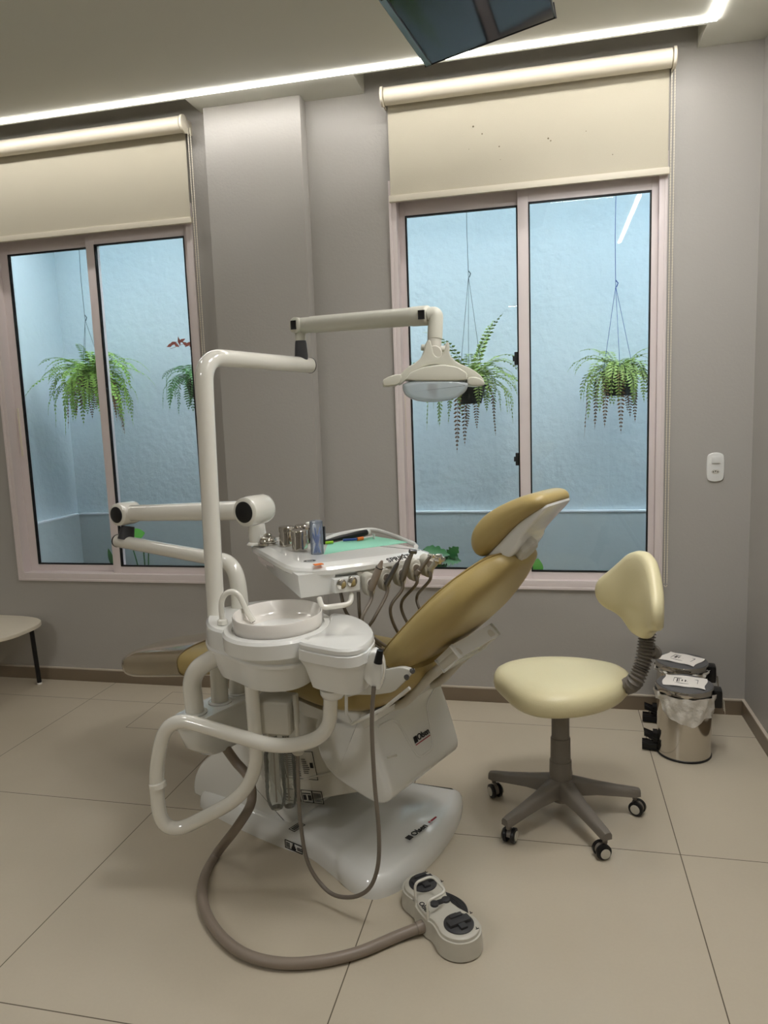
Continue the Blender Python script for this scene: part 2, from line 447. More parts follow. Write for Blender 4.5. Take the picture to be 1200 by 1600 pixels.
# windows
def bars(bm, x0, x1, z0, z1, y0, y1, w, wt=None, wb=None, bev=.002):
    wt = wt or w; wb = wb or w
    box(bm, (x0, y0, z0), (x0+w, y1, z1), bev); box(bm, (x1-w, y0, z0), (x1, y1, z1), bev)
    box(bm, (x0+w, y0, z0), (x1-w, y1, z0+wb), bev); box(bm, (x0+w, y0, z1-wt), (x1-w, y1, z1), bev)
def window(name, x0, x1, g):
    """g: glass edges left pane x0,x1, right pane x0,x1"""
    z0, z1 = WZ
    root = bpy.data.objects.new(name, None); C.objects.link(root); root.location = ((x0+x1)/2, WY, z0); ORG[root.name] = V(root.location); root['kind'] = 'structure'
    bm = NB(); bars(bm, x0, x1, z0, z1, WY-.012, WY+.11, .026, wb=.030)
    bars(bm, x0-.008, x1+.008, z0-.012, z1+.008, WY-.016, WY-.0005, .012)
    part('window_frame', bm, M_frame, root)
    gz0, gz1 = .642, 2.296
    for i, (a, b, y) in enumerate(((g[0], g[1], WY+.065), (g[2], g[3], WY+.03))):
        l = g[0]-x0-.026 if i == 0 else .048; r = .048 if i == 0 else x1-.026-g[3]
        bm = NB()
        xa, xb = a-l, b+r
        box(bm, (xa, y-.012, z0+.03), (a, y+.012, z1-.026), .002); box(bm, (b, y-.012, z0+.03), (xb, y+.012, z1-.026), .002)
        box(bm, (a, y-.012, z0+.03), (b, y+.012, gz0), .002); box(bm, (a, y-.012, gz1), (b, y+.012, z1-.026), .002)
        s = part('window_sash', bm, M_frame, root)
        bm = NB(); bars(bm, a-.001, b+.001, gz0-.001, gz1+.001, y-.014, y+.004, .006, bev=0); part('gasket', bm, M_gasket, s)
        bm = NB(); box(bm, (a-.004, y-.002, gz0-.004), (b+.004, y+.002, gz1+.004)); part('pane', bm, M_glass, s)
    # pull handle on the left stile, catches on the outer face of the meeting stile
    bm = NB(); x = g[0]-.030; box(bm, (x-.0035, WY+.044, 1.24), (x+.0035, WY+.054, 1.50), .002)
    part('pull_handle', bm, M_blindw, root)
    return root
window('window_1', W1[0], W1[1], (-2.775, -2.297, -2.240, -1.744))
wn2 = window('window_2', W2[0], W2[1], (-.646, -.139, -.088, .424))
for zz in (1.165, 1.63):
    bm = NB(); box(bm, (-.160, WY+.078, zz-.03), (-.136, WY+.100, zz+.03), .004); box(bm, (-.168, WY+.09, zz-.012), (-.15, WY+.102, zz+.012), .003)
    part('latch', bm, M_dgrey, wn2)

# roller blinds
def blind(x0, x1, label, chain_x):
    root = thing('roller_blind', label, 'blind', ((x0+x1)/2, WY-.05, 2.8), 'roller blinds over the windows')
    yc, zc, r = 3.335, 2.772, .036
    bm = NB(); lathe(bm, [(r, 0), (r, x1-x0-.03)], (x0+.015, yc, zc), (1, 0, 0), 32); part('roller_tube', bm, M_blindw, root)
    for a, b in ((x0-.004, x0+.013), (x1-.013, x1+.004)):
        bm = NB(); lathe(bm, [(r*.8, 0), (r*1.12, .003), (r*1.12, b-a-.003), (r*.8, b-a)], (a, yc, zc), (1, 0, 0), 32)
        box(bm, (a+.003, yc, zc-.03), (b-.003, WY+.001, zc+.03), .002); part('end_bracket', bm, M_blindw, root)
    # cloth with very slight waviness, hanging behind the tube
    R = []
    for k in range(25):
        z = 2.775-(2.775-2.362)*k/24
        row = []
        for j in range(41):
            x = x0+.018+(x1-x0-.036)*j/40
            row.append(V((x, 3.369+.0018*math.sin(j*.7+k*.1)*k/24, z)))
        R.append(row+[p+V((0, .0012, 0)) for p in reversed(row)])
    bm = NB(); rings(bm, R); part('blind_cloth', bm, M_blind, root)
    if x1 > 0:
        rq = random.Random(11)
        for k in range(9):
            xx, zz = rq.uniform(-.35, .42), rq.uniform(2.42, 2.62); rr_ = rq.uniform(.0015, .004)
            bm = NB(); lathe(bm, [(rr_, 0), (rr_*.6, .0006)], (xx, 3.3665, zz), (0, -1, 0), 8); part('fly_speck', bm, M_stain, root)
    bm = NB(); box(bm, (x0+.012, 3.360, 2.338), (x1-.012, 3.380, 2.366), .004); part('bottom_rail', bm, M_blindw, root)
    bm = NB()
    for dx in (0, .012):
        P, Rr = [], []
        for k in range(int((2.76-.60)/.0055)):
            P.append((chain_x+dx, 3.355-.004*math.sin(k*.01), 2.76-k*.0055)); Rr.append(.0028 if k % 2 else .0012)
        tube(bm, P, Rr, 6)
    tube(bm, [V((chain_x+.006-.006*math.cos(a), 3.355, .603-.008*math.sin(a))) for a in [PI*i/6 for i in range(7)]], .002, 6)
    part('bead_chain', bm, M_blindw, root)
    return root
blind(-3.02, -1.655, 'beige roller blind half lowered over the left window', -1.651)
blind(-.712, .498, 'beige roller blind with small dark specks half lowered over the right window', .488)

# switch and socket plate
root = thing('switch_plate', 'white rounded switch and socket plate on the wall right of the window', 'switch', (.697, WY, 1.118))
o2 = [(-.036, -.045), (-.026, -.060), (0, -.0645), (.026, -.060), (.036, -.045), (.036, .045), (.026, .060), (0, .0645), (-.026, .060), (-.036, .045)]
bm = NB(); slab(bm, chaikin([V((x, y)) for x, y in o2], 2), 0, .009, .004, lambda x, y, z: V((.697+x, WY-z, 1.118+y))); part('plate', bm, M_abs, root)
bm = NB(); box(bm, (.679, WY-.016, 1.136), (.715, WY-.008, 1.164), .003); part('rocker', bm, M_abs, root)
bm = NB(); hx = [(-.018, 0), (-.010, .009), (.010, .009), (.018, 0), (.010, -.009), (-.010, -.009)]
slab(bm, [V(p) for p in hx], .0085, .0096, 0, lambda x, y, z: V((.697+x, WY-z, 1.098+y))); sk = part('socket', bm, M_absg, root)
for dx, dz in ((-.009, 0), (0, -.003+.006), (.009, 0)):
    bm = NB(); lathe(bm, [(.0025, 0), (.0025, .001)], (.697+dx, WY-.0095, 1.098+dz), (0, -1, 0), 12); part('socket_hole', bm, M_black, sk)

# ================================================================== THE COURTYARD
bm = NB(); box(bm, (-3.25, 4.5, -.1), (3.2, 4.7, 3.5)); struct('wall_courtyard_back', bm, M_plas)
bm = NB(); box(bm, (-3.45, WY+WT, -.1), (-3.25, 4.7, 3.5)); struct('wall_courtyard_left', bm, M_plas)
bm = NB(); box(bm, (3.0, WY+WT, -.1), (3.2, 4.5, 3.5)); struct('wall_courtyard_right', bm, M_plas)
bm = NB(); box(bm, (XL-.15, WY+.02, 3.07), (3.2, WY+WT, 3.5)); box(bm, (XR+.15, WY+.02, -.1), (3.2, WY+WT, 3.07)); struct('wall_outside_upper', bm, M_plas)
bm = NB(); box(bm, (-3.45, 4.00, 3.02), (3.2, 4.7, 3.12)); struct('ceiling_courtyard_added_shade', bm, M_plas)  # unseen slab added to shade the top of the courtyard wall
bm = NB(); box(bm, (-3.25, WY+WT, -.2), (3.2, 4.7, -.1)); struct('floor_courtyard', bm, M_soil)
bm = NB(); box(bm, (-3.25, 4.47, -.1), (3.0, 4.5, .775), .003); box(bm, (-3.25, WY+WT, -.1), (-3.22, 4.47, .775), .003); o = struct('trim_1', bm, M_plas2)
bm = NB(); box(bm, (-3.222, 4.466, .775), (3.0, 4.5, .785), .001); box(bm, (-3.25, WY+WT, .775), (-3.218, 4.47, .785), .001); part('sunlit_ledge_line', bm, M_sunlit_edge, o)  # whiter colour stands in for sunlight along the ledge

def frond(bm, o, az, elev, L, droop, rnd, wid=.050, n=19, start=.12):
    """one arching fern frond: a stem and two rows of narrow leaflets"""
    d = V((math.cos(az), math.sin(az), 0)); P = [V(o)]; e = elev; st = L/n
    for i in range(n):
        e -= droop/n*(1+.9*i/n)
        e = max(e, -1.5)
        P.append(P[-1]+(d*math.cos(e)+V((0, 0, math.sin(e))))*st)
    tube(bm, P[::3]+[P[-1]], [.0016, .0006], 4)
    for i in range(int(n*start), n+1):
        t = i/n; p = P[i]; tg = (P[min(i+1, n)]-P[max(i-1, 0)]).normalized()
        sd = tg.cross(V((0, 0, 1)))
        sd = sd.normalized() if sd.length > .05 else V((-d.y, d.x, 0))
        up = sd.cross(tg).normalized()
        ll = wid*(math.sin(PI*min(1, (t*.94+.09)))**.6)*(1-.35*t)*rnd.uniform(.85, 1.1)
        ww = st*.34
        for s in (-1, 1):
            a = (sd*s+tg*.30-V((0, 0, .12))+up*rnd.uniform(-.2, .2)).normalized()
            q0 = p; q1 = p+a*ll*.45+tg*ww; q2 = p+a*ll; q3 = p+a*ll*.45-tg*ww
            vsx = [bm.verts.new(x) for x in (q0, q1, q2, q3)]
            bm.faces.new(vsx)
def fern(px, label, o, pr, ph, nf, L, seed, mat_leaf, wires, ndry=8, el=(.3, 1.4), dr=(1.6, 3.2), pot_sides=24, dryL=1.0, az0=None, wid=.045):
    rnd = random.Random(seed)
    root = thing('hanging_fern', label, 'plant', o, 'ferns hanging in the courtyard')
    o = V(o)
    bm = NB(); lathe(bm, [(pr*.66, -ph), (pr*.70, -ph), (pr*.96, -.012), (pr*1.04, -.012), (pr*1.04, 0), (pr*.93, 0), (pr*.9, -.02), (.01, -.02)], o, n=pot_sides); part('pot', bm, M_pot, root)
    bm = NB()
    for i in range(nf):
        az = 2*PI*(i+rnd.random()*.8)/nf*1.0 if az0 is None else az0+rnd.uniform(-1.2, 1.2)
        e = rnd.uniform(*el)
        l = L*rnd.uniform(.6, 1.08)
        st = o+V((math.cos(az), math.sin(az), 0))*pr*.4*rnd.random()
        frond(bm, st, az, e, l, rnd.uniform(*dr), rnd, wid=wid)
    part('fronds', bm, mat_leaf, root, recalc=False)
    if ndry:
        bm = NB()
        for i in range(ndry):
            az = rnd.uniform(0, 2*PI)
            frond(bm, o+V((math.cos(az), math.sin(az), 0))*pr*.8, az, .1, L*rnd.uniform(.5, 1.0)*dryL, 4.2, rnd, wid=.030)
        part('dry_fronds', bm, M_dry, root, recalc=False)
    for nm, P, r, mm in wires:
        bm = NB(); tube(bm, P, r, 6); part(nm, bm, mm, root)
    return root
FY = 4.13
def wires3(o, hook, pr, mm, top=True):
    W = []
    if top: W.append(('wire', [hook, hook+V((-.004, 0, .25)), V((hook.x, FY, 3.02))], .0016, mm))
    for k in range(3):
        a = 2*PI*k/3+.5; W.append(('chain', [hook, V(o)+V((math.cos(a), math.sin(a), 0))*pr], .0013, mm))
    W.append(('hook', [hook+V((0, 0, .03)), hook+V((.012, 0, .015)), hook+V((.004, 0, -.005))], .003, mm))
    return W
o = Yp(735, 601, FY); hk = Yp(732, 432, FY)
fern(None, 'hanging fern with upright light green fronds behind the operating lamp', o, .085, .105, 64, .44, 3, M_leafo, wires3(o, hk, .08, M_wire), ndry=5, el=(.4, 1.55), dr=(.4, 2.9))
o = Yp(967, 580, FY+.05); hk = Yp(962, 447, FY+.05)
fern(None, 'hanging fern with a bare black pot and a long brown frond behind the right pane', o, .098, .13, 40, .38, 8, M_leafo, wires3(o, hk, .09, M_wireb), ndry=7, el=(.2, 1.35), dr=(1.0, 3.4), dryL=1.2)
o = Yp(142, 588, FY-.03); hk = Yp(133, 500, FY-.03)
fern(None, 'largest bushy fern with dense bright green fronds and brown hanging ones, behind the left window', o, .085, .07, 90, .42, 21, M_leaf, wires3(o, hk, .08, M_wire), ndry=20, el=(.0, 1.35), dr=(.9, 3.2), dryL=1.05)
o = Yp(308, 590, FY+.05); hk = Yp(306, 455, FY+.05)
f4 = fern(None, 'small deep green fern with rust red leaves half hidden by the left window jamb', o, .075, .12, 36, .33, 5, M_leafd, wires3(o, hk, .07, M_wire), ndry=0, el=(.0, 1.3), dr=(.9, 3.2), wid=.05)
rnd = random.Random(4); bm = NB()
for i in range(9):
    p = Yp(266+i*4.6, 541-7*math.sin(i/8*PI)+rnd.uniform(-3, 3), FY+.03); a = rnd.uniform(0, PI)
    d = V((math.cos(a), rnd.uniform(-.3, .3), math.sin(a)))*.028; s = V((-d.z, 0, d.x))*.38
    bm.faces.new([bm.verts.new(x) for x in (p-d, p+s-d*.1, p+d, p-s-d*.1)])
tube(bm, spline([o+V((0, 0, 0)), Yp(296, 540, FY+.03), Yp(266, 545, FY+.03)], 5), .0015, 4)
part('red_leaves', bm, M_redleaf, f4, recalc=False)

# leafy plants standing in the courtyard bed; only their tops reach the windows
def leaf(bm, c, d, n, L, Wd, lobes=0, curl=.2):
    """broad leaf from base c along d, facing n; optional deep lobes"""
    d = V(d).normalized(); n = V(n); n = (n-d*n.dot(d)).normalized(); s = d.cross(n)
    N = 18; left, right, mid = [], [], []
    for i in range(N+1):
        t = i/N
        w_ = Wd*math.sin(PI*t**.75)**.8 if 0 < t < 1 else 0
        if lobes and .12 < t < .95: w_ *= .55+.45*abs(math.cos(lobes*PI*t))
        b = n*(-curl*L*t*t)
        p = V(c)+d*L*t+b
        mid.append(bm.verts.new(p)); left.append(bm.verts.new(p+s*w_-n*w_*.15)); right.append(bm.verts.new(p-s*w_-n*w_*.15))
    for i in range(N):
        bm.faces.new((mid[i], mid[i+1], left[i+1], left[i])); bm.faces.new((right[i], right[i+1], mid[i+1], mid[i]))
def plant(name, label, leaves, base, m, cat='plant'):
    root = thing(name, label, cat, (base[0], base[1], -.1))
    bm = NB(); st = NB()
    for (c, d, n, L, Wd, lob) in leaves:
        leaf(bm, c, d, n, L, Wd, lob)
        tube(st, spline([V((base[0], base[1], -.1)), V((base[0]*.6+c[0]*.4, base[1]*.6+c[1]*.4, c[2]*.6)), V(c)], 6), .004, 6)
    part('leaves', bm, m, root, recalc=False); part('stems', st, M_mon, root)
PY = 4.0
cc = V((0, -1, .25))
plant('potted_monstera', 'dark green cut-leaf plant at the foot of the right window left of the headrest',
      [(Yp(662, 858, PY), (1, -.1, -.05), (0, -.5, .8), .15, .055, 4), (Yp(690, 872, PY), (1, 0, .0), (0, -.5, .8), .11, .05, 5), (Yp(675, 885, PY), (.9, 0, -.5), (0, -.7, .6), .14, .06, 5), (Yp(700, 870, PY), (.6, 0, .6), (0, -.9, .3), .08, .04, 4)],
      (Yp(675, 890, PY).x, PY+.1), M_mon)
plant('courtyard_seedling', 'single bright round leaf showing above the right window sill', [(Yp(838, 897, PY), (.1, 0, 1), (0, -1, .2), .085, .034, 0)], (Yp(838, 897, PY).x, PY), M_mon2)
plant('arum_plant', 'plant with one heart-shaped green leaf on thin stalks behind the left window', [(Yp(202, 838, PY), (.95, 0, .25), (0, -1, .4), .10, .042, 0), (Yp(224, 858, PY), (.2, 0, -1), (.6, -.6, 0), .03, .008, 0), (Yp(232, 858, PY), (.1, 0, -1), (.6, -.6, 0), .03, .008, 0)], (Yp(228, 890, PY).x, PY), M_mon2)
plant('lily_plant', 'slim dark leaf showing low behind the left pane of the left window', [(Yp(178, 885, PY), (-.4, 0, 1), (0, -1, .2), .12, .018, 0)], (Yp(180, 890, PY).x, PY), M_mon)

# ================================================================== CEILING TELEVISION
P0, P1 = V((-.399, 2.603, 2.548)), V((.023, 2.558, 2.616)); E = V((-.095, -.993, -.072)).normalized()
Wv = P1-P0; Wn = (Wv-E*Wv.dot(E)).normalized(); Nn = Wn.cross(E).normalized()
if Nn.z < 0: Nn = -Nn
TL, TW = .74, Wv.length
root = thing('ceiling_television', 'flat black television hung face down from the ceiling above the chair', 'television', P0+E*TL/2+Wn*TW/2+V((0, 0, .2)))
cT = P0+E*TL/2+Wn*TW/2
bm = NB(); obox(bm, cT+Nn*.022, E*TL/2, Wn*TW/2, Nn*.02, .004); part('cabinet', bm, M_black, root)
bm = NB(); obox(bm, cT+Wn*.009+Nn*.0015, E*(TL/2-.006), Wn*(TW/2-.014), Nn*.0012); part('screen', bm, M_screen, root)
bm = NB(); obox(bm, cT-Wn*(TW/2-.009)+Nn*.001, E*TL/2, Wn*.009, Nn*.0025, .001); bz = part('bezel', bm, M_bezel, root)
bm = NB(); decal(bm, P0+Wn*.004+E*.50, E*.05, Wn*.008, [(.1*i, 0, .1*i+.06, 1) for i in range(6)], .0025); 
for v in bm.verts: v.co -= Nn*.003
part('brand_mark', bm, M_ink, bz)
bm = NB(); tube(bm, [cT+Nn*.03, V((cT.x, cT.y, ZC))], .02, 16); obox(bm, (cT.x, cT.y, ZC-.004), (.07, 0, 0), (0, .07, 0), (0, 0, .004)); part('ceiling_mount', bm, M_dgrey, root)

# ================================================================== DENTAL CHAIR
CA = math.radians(-23); CT = V((math.cos(CA), math.sin(CA), 0)); CS = V((-CT.y, CT.x, 0)); C0 = V((-.41, 2.165, 0))
def W(t, s, z): return C0+CT*t+CS*s+V((0, 0, z))
def S(px, py, s): return PLN(px, py, C0+CS*s, CS)
def L2(px, py, s): q = S(px, py, s)-C0; return V((q.dot(CT), q.z))
WF = lambda t, z, s: W(t, s, z)
chair = thing('dental_chair', 'reclined dental chair with olive vinyl cushions on a glossy white base', 'dental chair', W(-.4, 0, 0))
# foot plate
fl = [(297, 1250), (342, 1281), (442, 1327), (480, 1336), (520, 1368), (547, 1394), (575, 1407), (602, 1404), (640, 1384), (690, 1335), (718, 1290), (724, 1262)]
pl = [(lambda q: V((q.dot(CT), q.dot(CS))))(G(x, y, 0)-C0) for x, y in fl]
pl = pl+[V((-.03, .31)), V((-.16, .28)), V((-.30, .235)), V((-.62, .235)), V((-.88, .19))]
pl2 = chaikin(pl, 2)
R = []
def prof_plate(t):   # thickness of the plate: thin towards the head end
    return 1
for d, z in ((.000, .0), (.0, .018), (.003, .034), (.012, .050), (.024, .060), (.036, .066)):
    R.append([W(p.x, p.y, z) for p in (inset(pl2, d) if d else pl2)])
bm = NB(); rings(bm, R); base = part('base_plate', bm, M_abs, chair, ang=50)
bm = NB(); pr_ = inset(pl2, .012); R = [[W(p.x, p.y, z) for p in pr_] for z in (0.0, .004)]
# rear column hump
hp = [V(p) for p in ((-.885, .03), (-.872, .10), (-.82, .172), (-.69, .262), (-.55, .35), (-.46, .36), (-.52, .20), (-.455, .115), (-.36, .05), (-.36, .02), (-.86, .02))]
bm = NB(); slab(bm, chaikin(hp, 2), -.205, .205, .012, WF); part('rear_housing', bm, M_abs, chair)
# lifting arm with type labels
la = [V(p) for p in ((-.62, .21), (-.46, .085), (-.225, .19), (-.06, .26), (-.09, .46), (-.12, .49), (-.34, .49), (-.46, .45), (-.58, .33))]
bm = NB(); slab(bm, chaikin(la, 1, q=.15), -.17, .17, .012, WF); arm = part('lifting_arm', bm, M_absg, chair)
# pressed ribs on the arm side
for pts in (((450, 1225), (560, 1195), (620, 1180)), ((500, 1160), (560, 1195), (600, 1222)), ((530, 1130), (580, 1190), (612, 1224))):
    bm = NB(); tube(bm, [S(x, y, -.172) for x, y in pts], .0035, 8, flat=(CS, .5)); part('pressed_rib', bm, M_absg, arm)
def label(px, w_, h_, rects, par, s=-.1715, dirs=None, name='type_label'):
    o = S(px[0], px[1], s); ex, ey = dirs or (CT, V((0, 0, 1)))
    bm = NB(); decal(bm, o, ex*w_, ey*h_, rects, .0012); part(name, bm, M_ink, par)
tl = math.radians(12); ex = CT*math.cos(tl)+V((0, 0, math.sin(tl))); ey = V((0, 0, math.cos(tl)))-CT*math.sin(tl)
rnd = random.Random(2)
rc = frame_rects(0, 0, 1, 1, .015)+[(.05, .80-.07*i, .05+rnd.uniform(.35, .5), .83-.07*i) for i in range(11)]+[(.6, .7-.07*i, .6+rnd.uniform(.1, .2), .72-.07*i) for i in range(8)]+[(.05, .86, .45, .94), (.84, .42, .93, .60)]
label((448, 1215), .145, .095, rc, arm, dirs=(ex, ey))
rc = frame_rects(0, 0, .42, 1, .012, .04)+frame_rects(.46, 0, .74, 1, .012, .04)+frame_rects(.74, 0, 1, 1, .012, .04)+[(.03, .25, .15, .32), (.03, .5, .12, .56), (.5, .2, .57, .6), (.62, .2, .70, .6), (.49, .7, .7, .76)]+[(.77, .15+.1*i, .96, .19+.1*i) for i in range(7)]
label((447, 1250), .175, .042, rc, arm, dirs=(ex, ey), name='warning_label')
# rear cover under the back with the maker's name
TB = V((.012, .29)); TT = V((-.055, .52))
cv = [V((-.26, .30)), V((-.05, .238)), V((.0, .245)), V((.030, .275)), V((.018, .325)), V((-.048, .512)), V((-.075, .53)), V((-.26, .52))]
bm = NB(); slab(bm, chaikin(cv, 2), -.21, .21, .022, WF, segs=5); rcv = part('rear_cover', bm, M_abs, chair)
ptA, ptB = V((.022, .305)), V((-.046, .50))
fu = (W(ptB.x, 0, ptB.y)-W(ptA.x, 0, ptA.y)).normalized(); fn = CS.cross(fu).normalized()
if fn.dot(CT) < 0: fn = -fn
fo = W(-.0097, 0, .40)+fn*.0022
bm = NB(); tube(bm, bend([fo+CS*a+fu*b for a, b in ((-.17, .075), (-.085, .070), (-.035, -.080), (.055, -.080), (.085, .055), (.16, .085))], .03, 6), .004, 8, flat=(fn, .5)); part('raised_border', bm, M_abs, rcv)
lo = fo+CS*.022-fu*.022+fn*.0005
bm = text_bm('Olsen', .028, lo, CS, fu, .0008, .0004)
decal(bm, lo, CS*.007, fu*.020, [(-7.6, -.5, -6.9, .5), (-6.7, -.5, -6.0, .5), (-5.8, -.5, -5.1, .5)], .001)
part('maker_name', bm, M_ink, rcv)
bm = NB(); decal(bm, lo-fu*.017, CS*.007, fu*.003, [(-7.4+.5*i, 0, -7.1+.5*i, 1) for i in range(24)], .001); part('maker_line', bm, M_inkr, rcv)
# same name on the foot plate
q = G(655, 1297, .073); ex_ = (G(665, 1289, .073)-G(648, 1302, .073)).normalized(); ey_ = V((0, 0, 1)).cross(ex_)
bm = text_bm('Olsen', .030, q+V((0, 0, .0005)), ex_, ey_, .0008, .0005); decal(bm, q, ex_*.01, ey_*.02, [(-6.2, -.5, -5.7, .5), (-5.5, -.5, -5.0, .5), (-4.8, -.5, -4.3, .5)], .0015); part('maker_name', bm, M_ink, base)
bm = NB(); decal(bm, q+ex_*.052, ex_*.01, ey_*.006, [(0, -.5, .8, .5), (1.2, -.5, 4.2, .5)], .0015); part('maker_line', bm, M_inkr, base)
q = G(460, 1300, .0665)
bm = NB(); decal(bm, q, ex_*.05, ey_*.028, frame_rects(0, 0, 1, 1, .04, .07)+[(.15+.13*i, .2, .22+.13*i, .8) for i in range(6)], .001); part('warning_label', bm, M_ink, base)
q = S(446, 1318, -.262); 
bm = NB(); decal(bm, q+V((0, 0, -.012)), CT*.075, V((0, 0, .028)), frame_rects(0, 0, 1, 1, .02, .06)+[(.06, .2+.16*i, .28, .25+.16*i) for i in range(4)]+[(.38, .15, .62, .35), (.42, .35, .58, .55), (.46, .55, .54, .85), (.7, .3, .95, .36), (.7, .5, .95, .56)], .003); part('warning_label', bm, M_ink, base)
# seat and leg rest
ST = [(-1.405, .40, .05, .012, .1), (-1.395, .405, .10, .030, .12), (-1.36, .412, .135, .045, .15), (-1.27, .432, .165, .054, .2), (-1.0, .49, .19, .055, .2), (-.72, .545, .195, .055, .15), (-.5, .567, .205, .058, .03),
      (-.35, .567, .235, .060, -.05), (-.2, .56, .245, .064, .0), (-.08, .572, .245, .062, .35), (.01, .612, .24, .052, .7), (.07, .655, .22, .038, .8), (.095, .68, .16, .018, .8)]
seat_st = interp(ST, 4)
bm = NB(); seloft(bm, seat_st, lambda x, y, z: W(x, y, z), 36, 3.2); seat = part('seat', bm, M_vinyl, chair)
# clear cover drawn over the foot end
ST2 = [(x-.004 if x < -1.38 else x, z, hw+.006, ht+.006, tl_) for (x, z, hw, ht, tl_) in seat_st if x < -.86]
bm = NB(); seloft(bm, ST2, lambda x, y, z: W(x, y, z), 36, 3.0); part('foot_cover', bm, M_footcov, seat)
# white seat shell with its turned-up edge and hinge plate
sh = [(-.36, .515), (-.25, .50), (-.16, .492), (-.125, .478), (-.06, .503), (-.005, .532), (-.005, .515), (-.06, .47), (-.3, .46)]
bm = NB(); slab(bm, chaikin([V(p) for p in sh], 0), -.21, .21, .002, WF); part('seat_shell', bm, M_abs, chair)
bm = NB(); rp = [(541, 1060), (541, 1085), (541, 1116), (550, 1131), (575, 1119), (600, 1107), (640, 1075)]
tube(bm, [S(x, y, -.262) for x, y in rp], .0055, 8, flat=(CS, .8)); hg = [L2(x, y, -.25) for x, y in ((541, 1062), (600, 1062), (600, 1045), (630, 1040), (650, 1046), (636, 1062), (618, 1080), (590, 1084), (560, 1084), (546, 1088))]
slab(bm, chaikin(hg, 1, q=.15), -.262, -.245, .003, WF); hp_ = part('hinge_plate', bm, M_abs, chair)
for b in ((645, 1048), (636, 1058)):
    bm = NB(); lathe(bm, [(.008, 0), (.008, .004), (.005, .006)], S(b[0], b[1], -.262), -CS, 10); part('bolt', bm, M_steeld, hp_)
# back arms
for s in (-.11, .09):
    bm = NB(); P = [W(-.06, s, .505), W(.02, s, .535), W(.10, s, .62), W(.16, s, .675), W(.215, s, .725)]
    tube(bm, spline(P, 5), [.013, .016], 12); part('back_arm', bm, M_absg, chair)
bm = NB(); obox(bm, W(.185, 0, .705), (CT+V((0, 0, 1))).normalized()*.035, CS*.12, (CT-V((0, 0, 1))).normalized()*.014, .008); part('back_bracket', bm, M_abs, chair)
# backrest
B = [(.012, .672, .12, .020, 0), (.022, .680, .19, .042, 0), (.05, .705, .225, .052, 0), (.11, .762, .238, .057, 0), (.19, .842, .235, .060, 0), (.25, .905, .21, .056, 0), (.29, .945, .175, .050, 0), (.325, .978, .13, .043, 0), (.352, .998, .10, .030, 0), (.366, 1.005, .07, .014, 0)]
B = [(t, z, hw, ht, PI/4-.0+(0)) for (t, z, hw, ht, tl_) in B]
bst = interp(B, 4)
bm = NB(); seloft(bm, bst, lambda x, y, z: W(x, y, z), 40, 3.0); bk = part('backrest', bm, M_vinyl, chair)
bm = NB()
P = []
for (x, z, hw, ht, tl_) in bst[3:]:
    a = math.radians(38); e_ = 3.0; y = hw*abs(math.cos(a))**(2/e_); h = ht*abs(math.sin(a))**(2/e_)
    P.append(W(x-h*math.sin(tl_), -y-.0008, z+h*math.cos(tl_)))
tube(bm, P, .0034, 6); part('piping', bm, M_seam, bk)
# headrest, traced in the centre plane of the chair
hc = [L2(x, y, 0) for x, y in ((756, 830), (757, 848), (765, 861), (777, 864), (797, 846), (826, 815), (852, 797), (874, 786), (873, 774), (864, 767), (846, 766), (816, 777), (784, 793), (764, 812))]
bm = NB(); slab(bm, chaikin(hc, 2), -.105, .105, .040, WF, segs=7, fn=shrink); hr = part('headrest', bm, M_vinyl, chair)
hs = [L2(x, y, 0) for x, y in ((777, 864), (792, 877), (806, 872), (822, 858), (833, 842), (833, 834), (852, 812), (875, 788), (873, 781), (852, 793), (826, 812), (797, 844))]
bm = NB(); slab(bm, chaikin(hs, 1), -.085, .085, .015, WF, segs=4, fn=shrink); hsl = part('headrest_shell', bm, M_abs, chair)
ax = (L2(806, 872, 0)-L2(795, 861, 0)); ax = (CT*ax.x+V((0, 0, ax.y))).normalized()
bm = NB(); kc = S(816, 853, -.02)
rr = []
for rd, h in ((.034, 0), (.036, .006), (.036, .022), (.030, .028)):
    rr.append([kc+ax*h+(CS*math.cos(2*PI*k/48)+ax.cross(CS)*math.sin(2*PI*k/48))*(rd+(.0025 if (k//3) % 2 else 0)) for k in range(48)])
rings(bm, rr); part('headrest_knob', bm, M_absg, hsl)
bm = NB(); tube(bm, [S(812, 868, 0), W(.36, 0, .985)], .02, 12); part('headrest_stem', bm, M_steeld, chair)
# swing bracket that carries the posts
ZB = .50
A0, A1, A2 = G(305, 1115, ZB), G(344, 1098, ZB), G(372, 1083, ZB)
bd = (A2-A0).normalized(); bn = V((-bd.y, bd.x, 0))
bo = [V((-.075, 0)), V((-.055, -.048)), V((.0, -.062)), (V((.26, -.062))), V((.42, -.07)), V((.42, .055)), V((.0, .055)), V((-.055, .042))]
R = []
bo = chaikin(bo, 2)
for sc, z in ((.55, ZB-.145), (.75, ZB-.14), (.90, ZB-.10), (.97, ZB-.04), (.98, ZB-.018), (1.04, ZB-.016), (1.05, ZB-.004), (1.0, ZB+.002)):
    R.append([A0+bd*(.17+(p.x-.17)*sc+(1-sc)*.1)+bn*p.y*sc+V((0, 0, z-ZB)) for p in bo])
bm = NB(); rings(bm, R); br = part('mounting_bracket', bm, M_abs, chair)
for a in (A0, A1, A2):
    bm = NB(); lathe(bm, [(.036, -.002), (.038, .006), (.034, .008), (.030, .008)], a, n=28); part('collar', bm, M_abs, br)

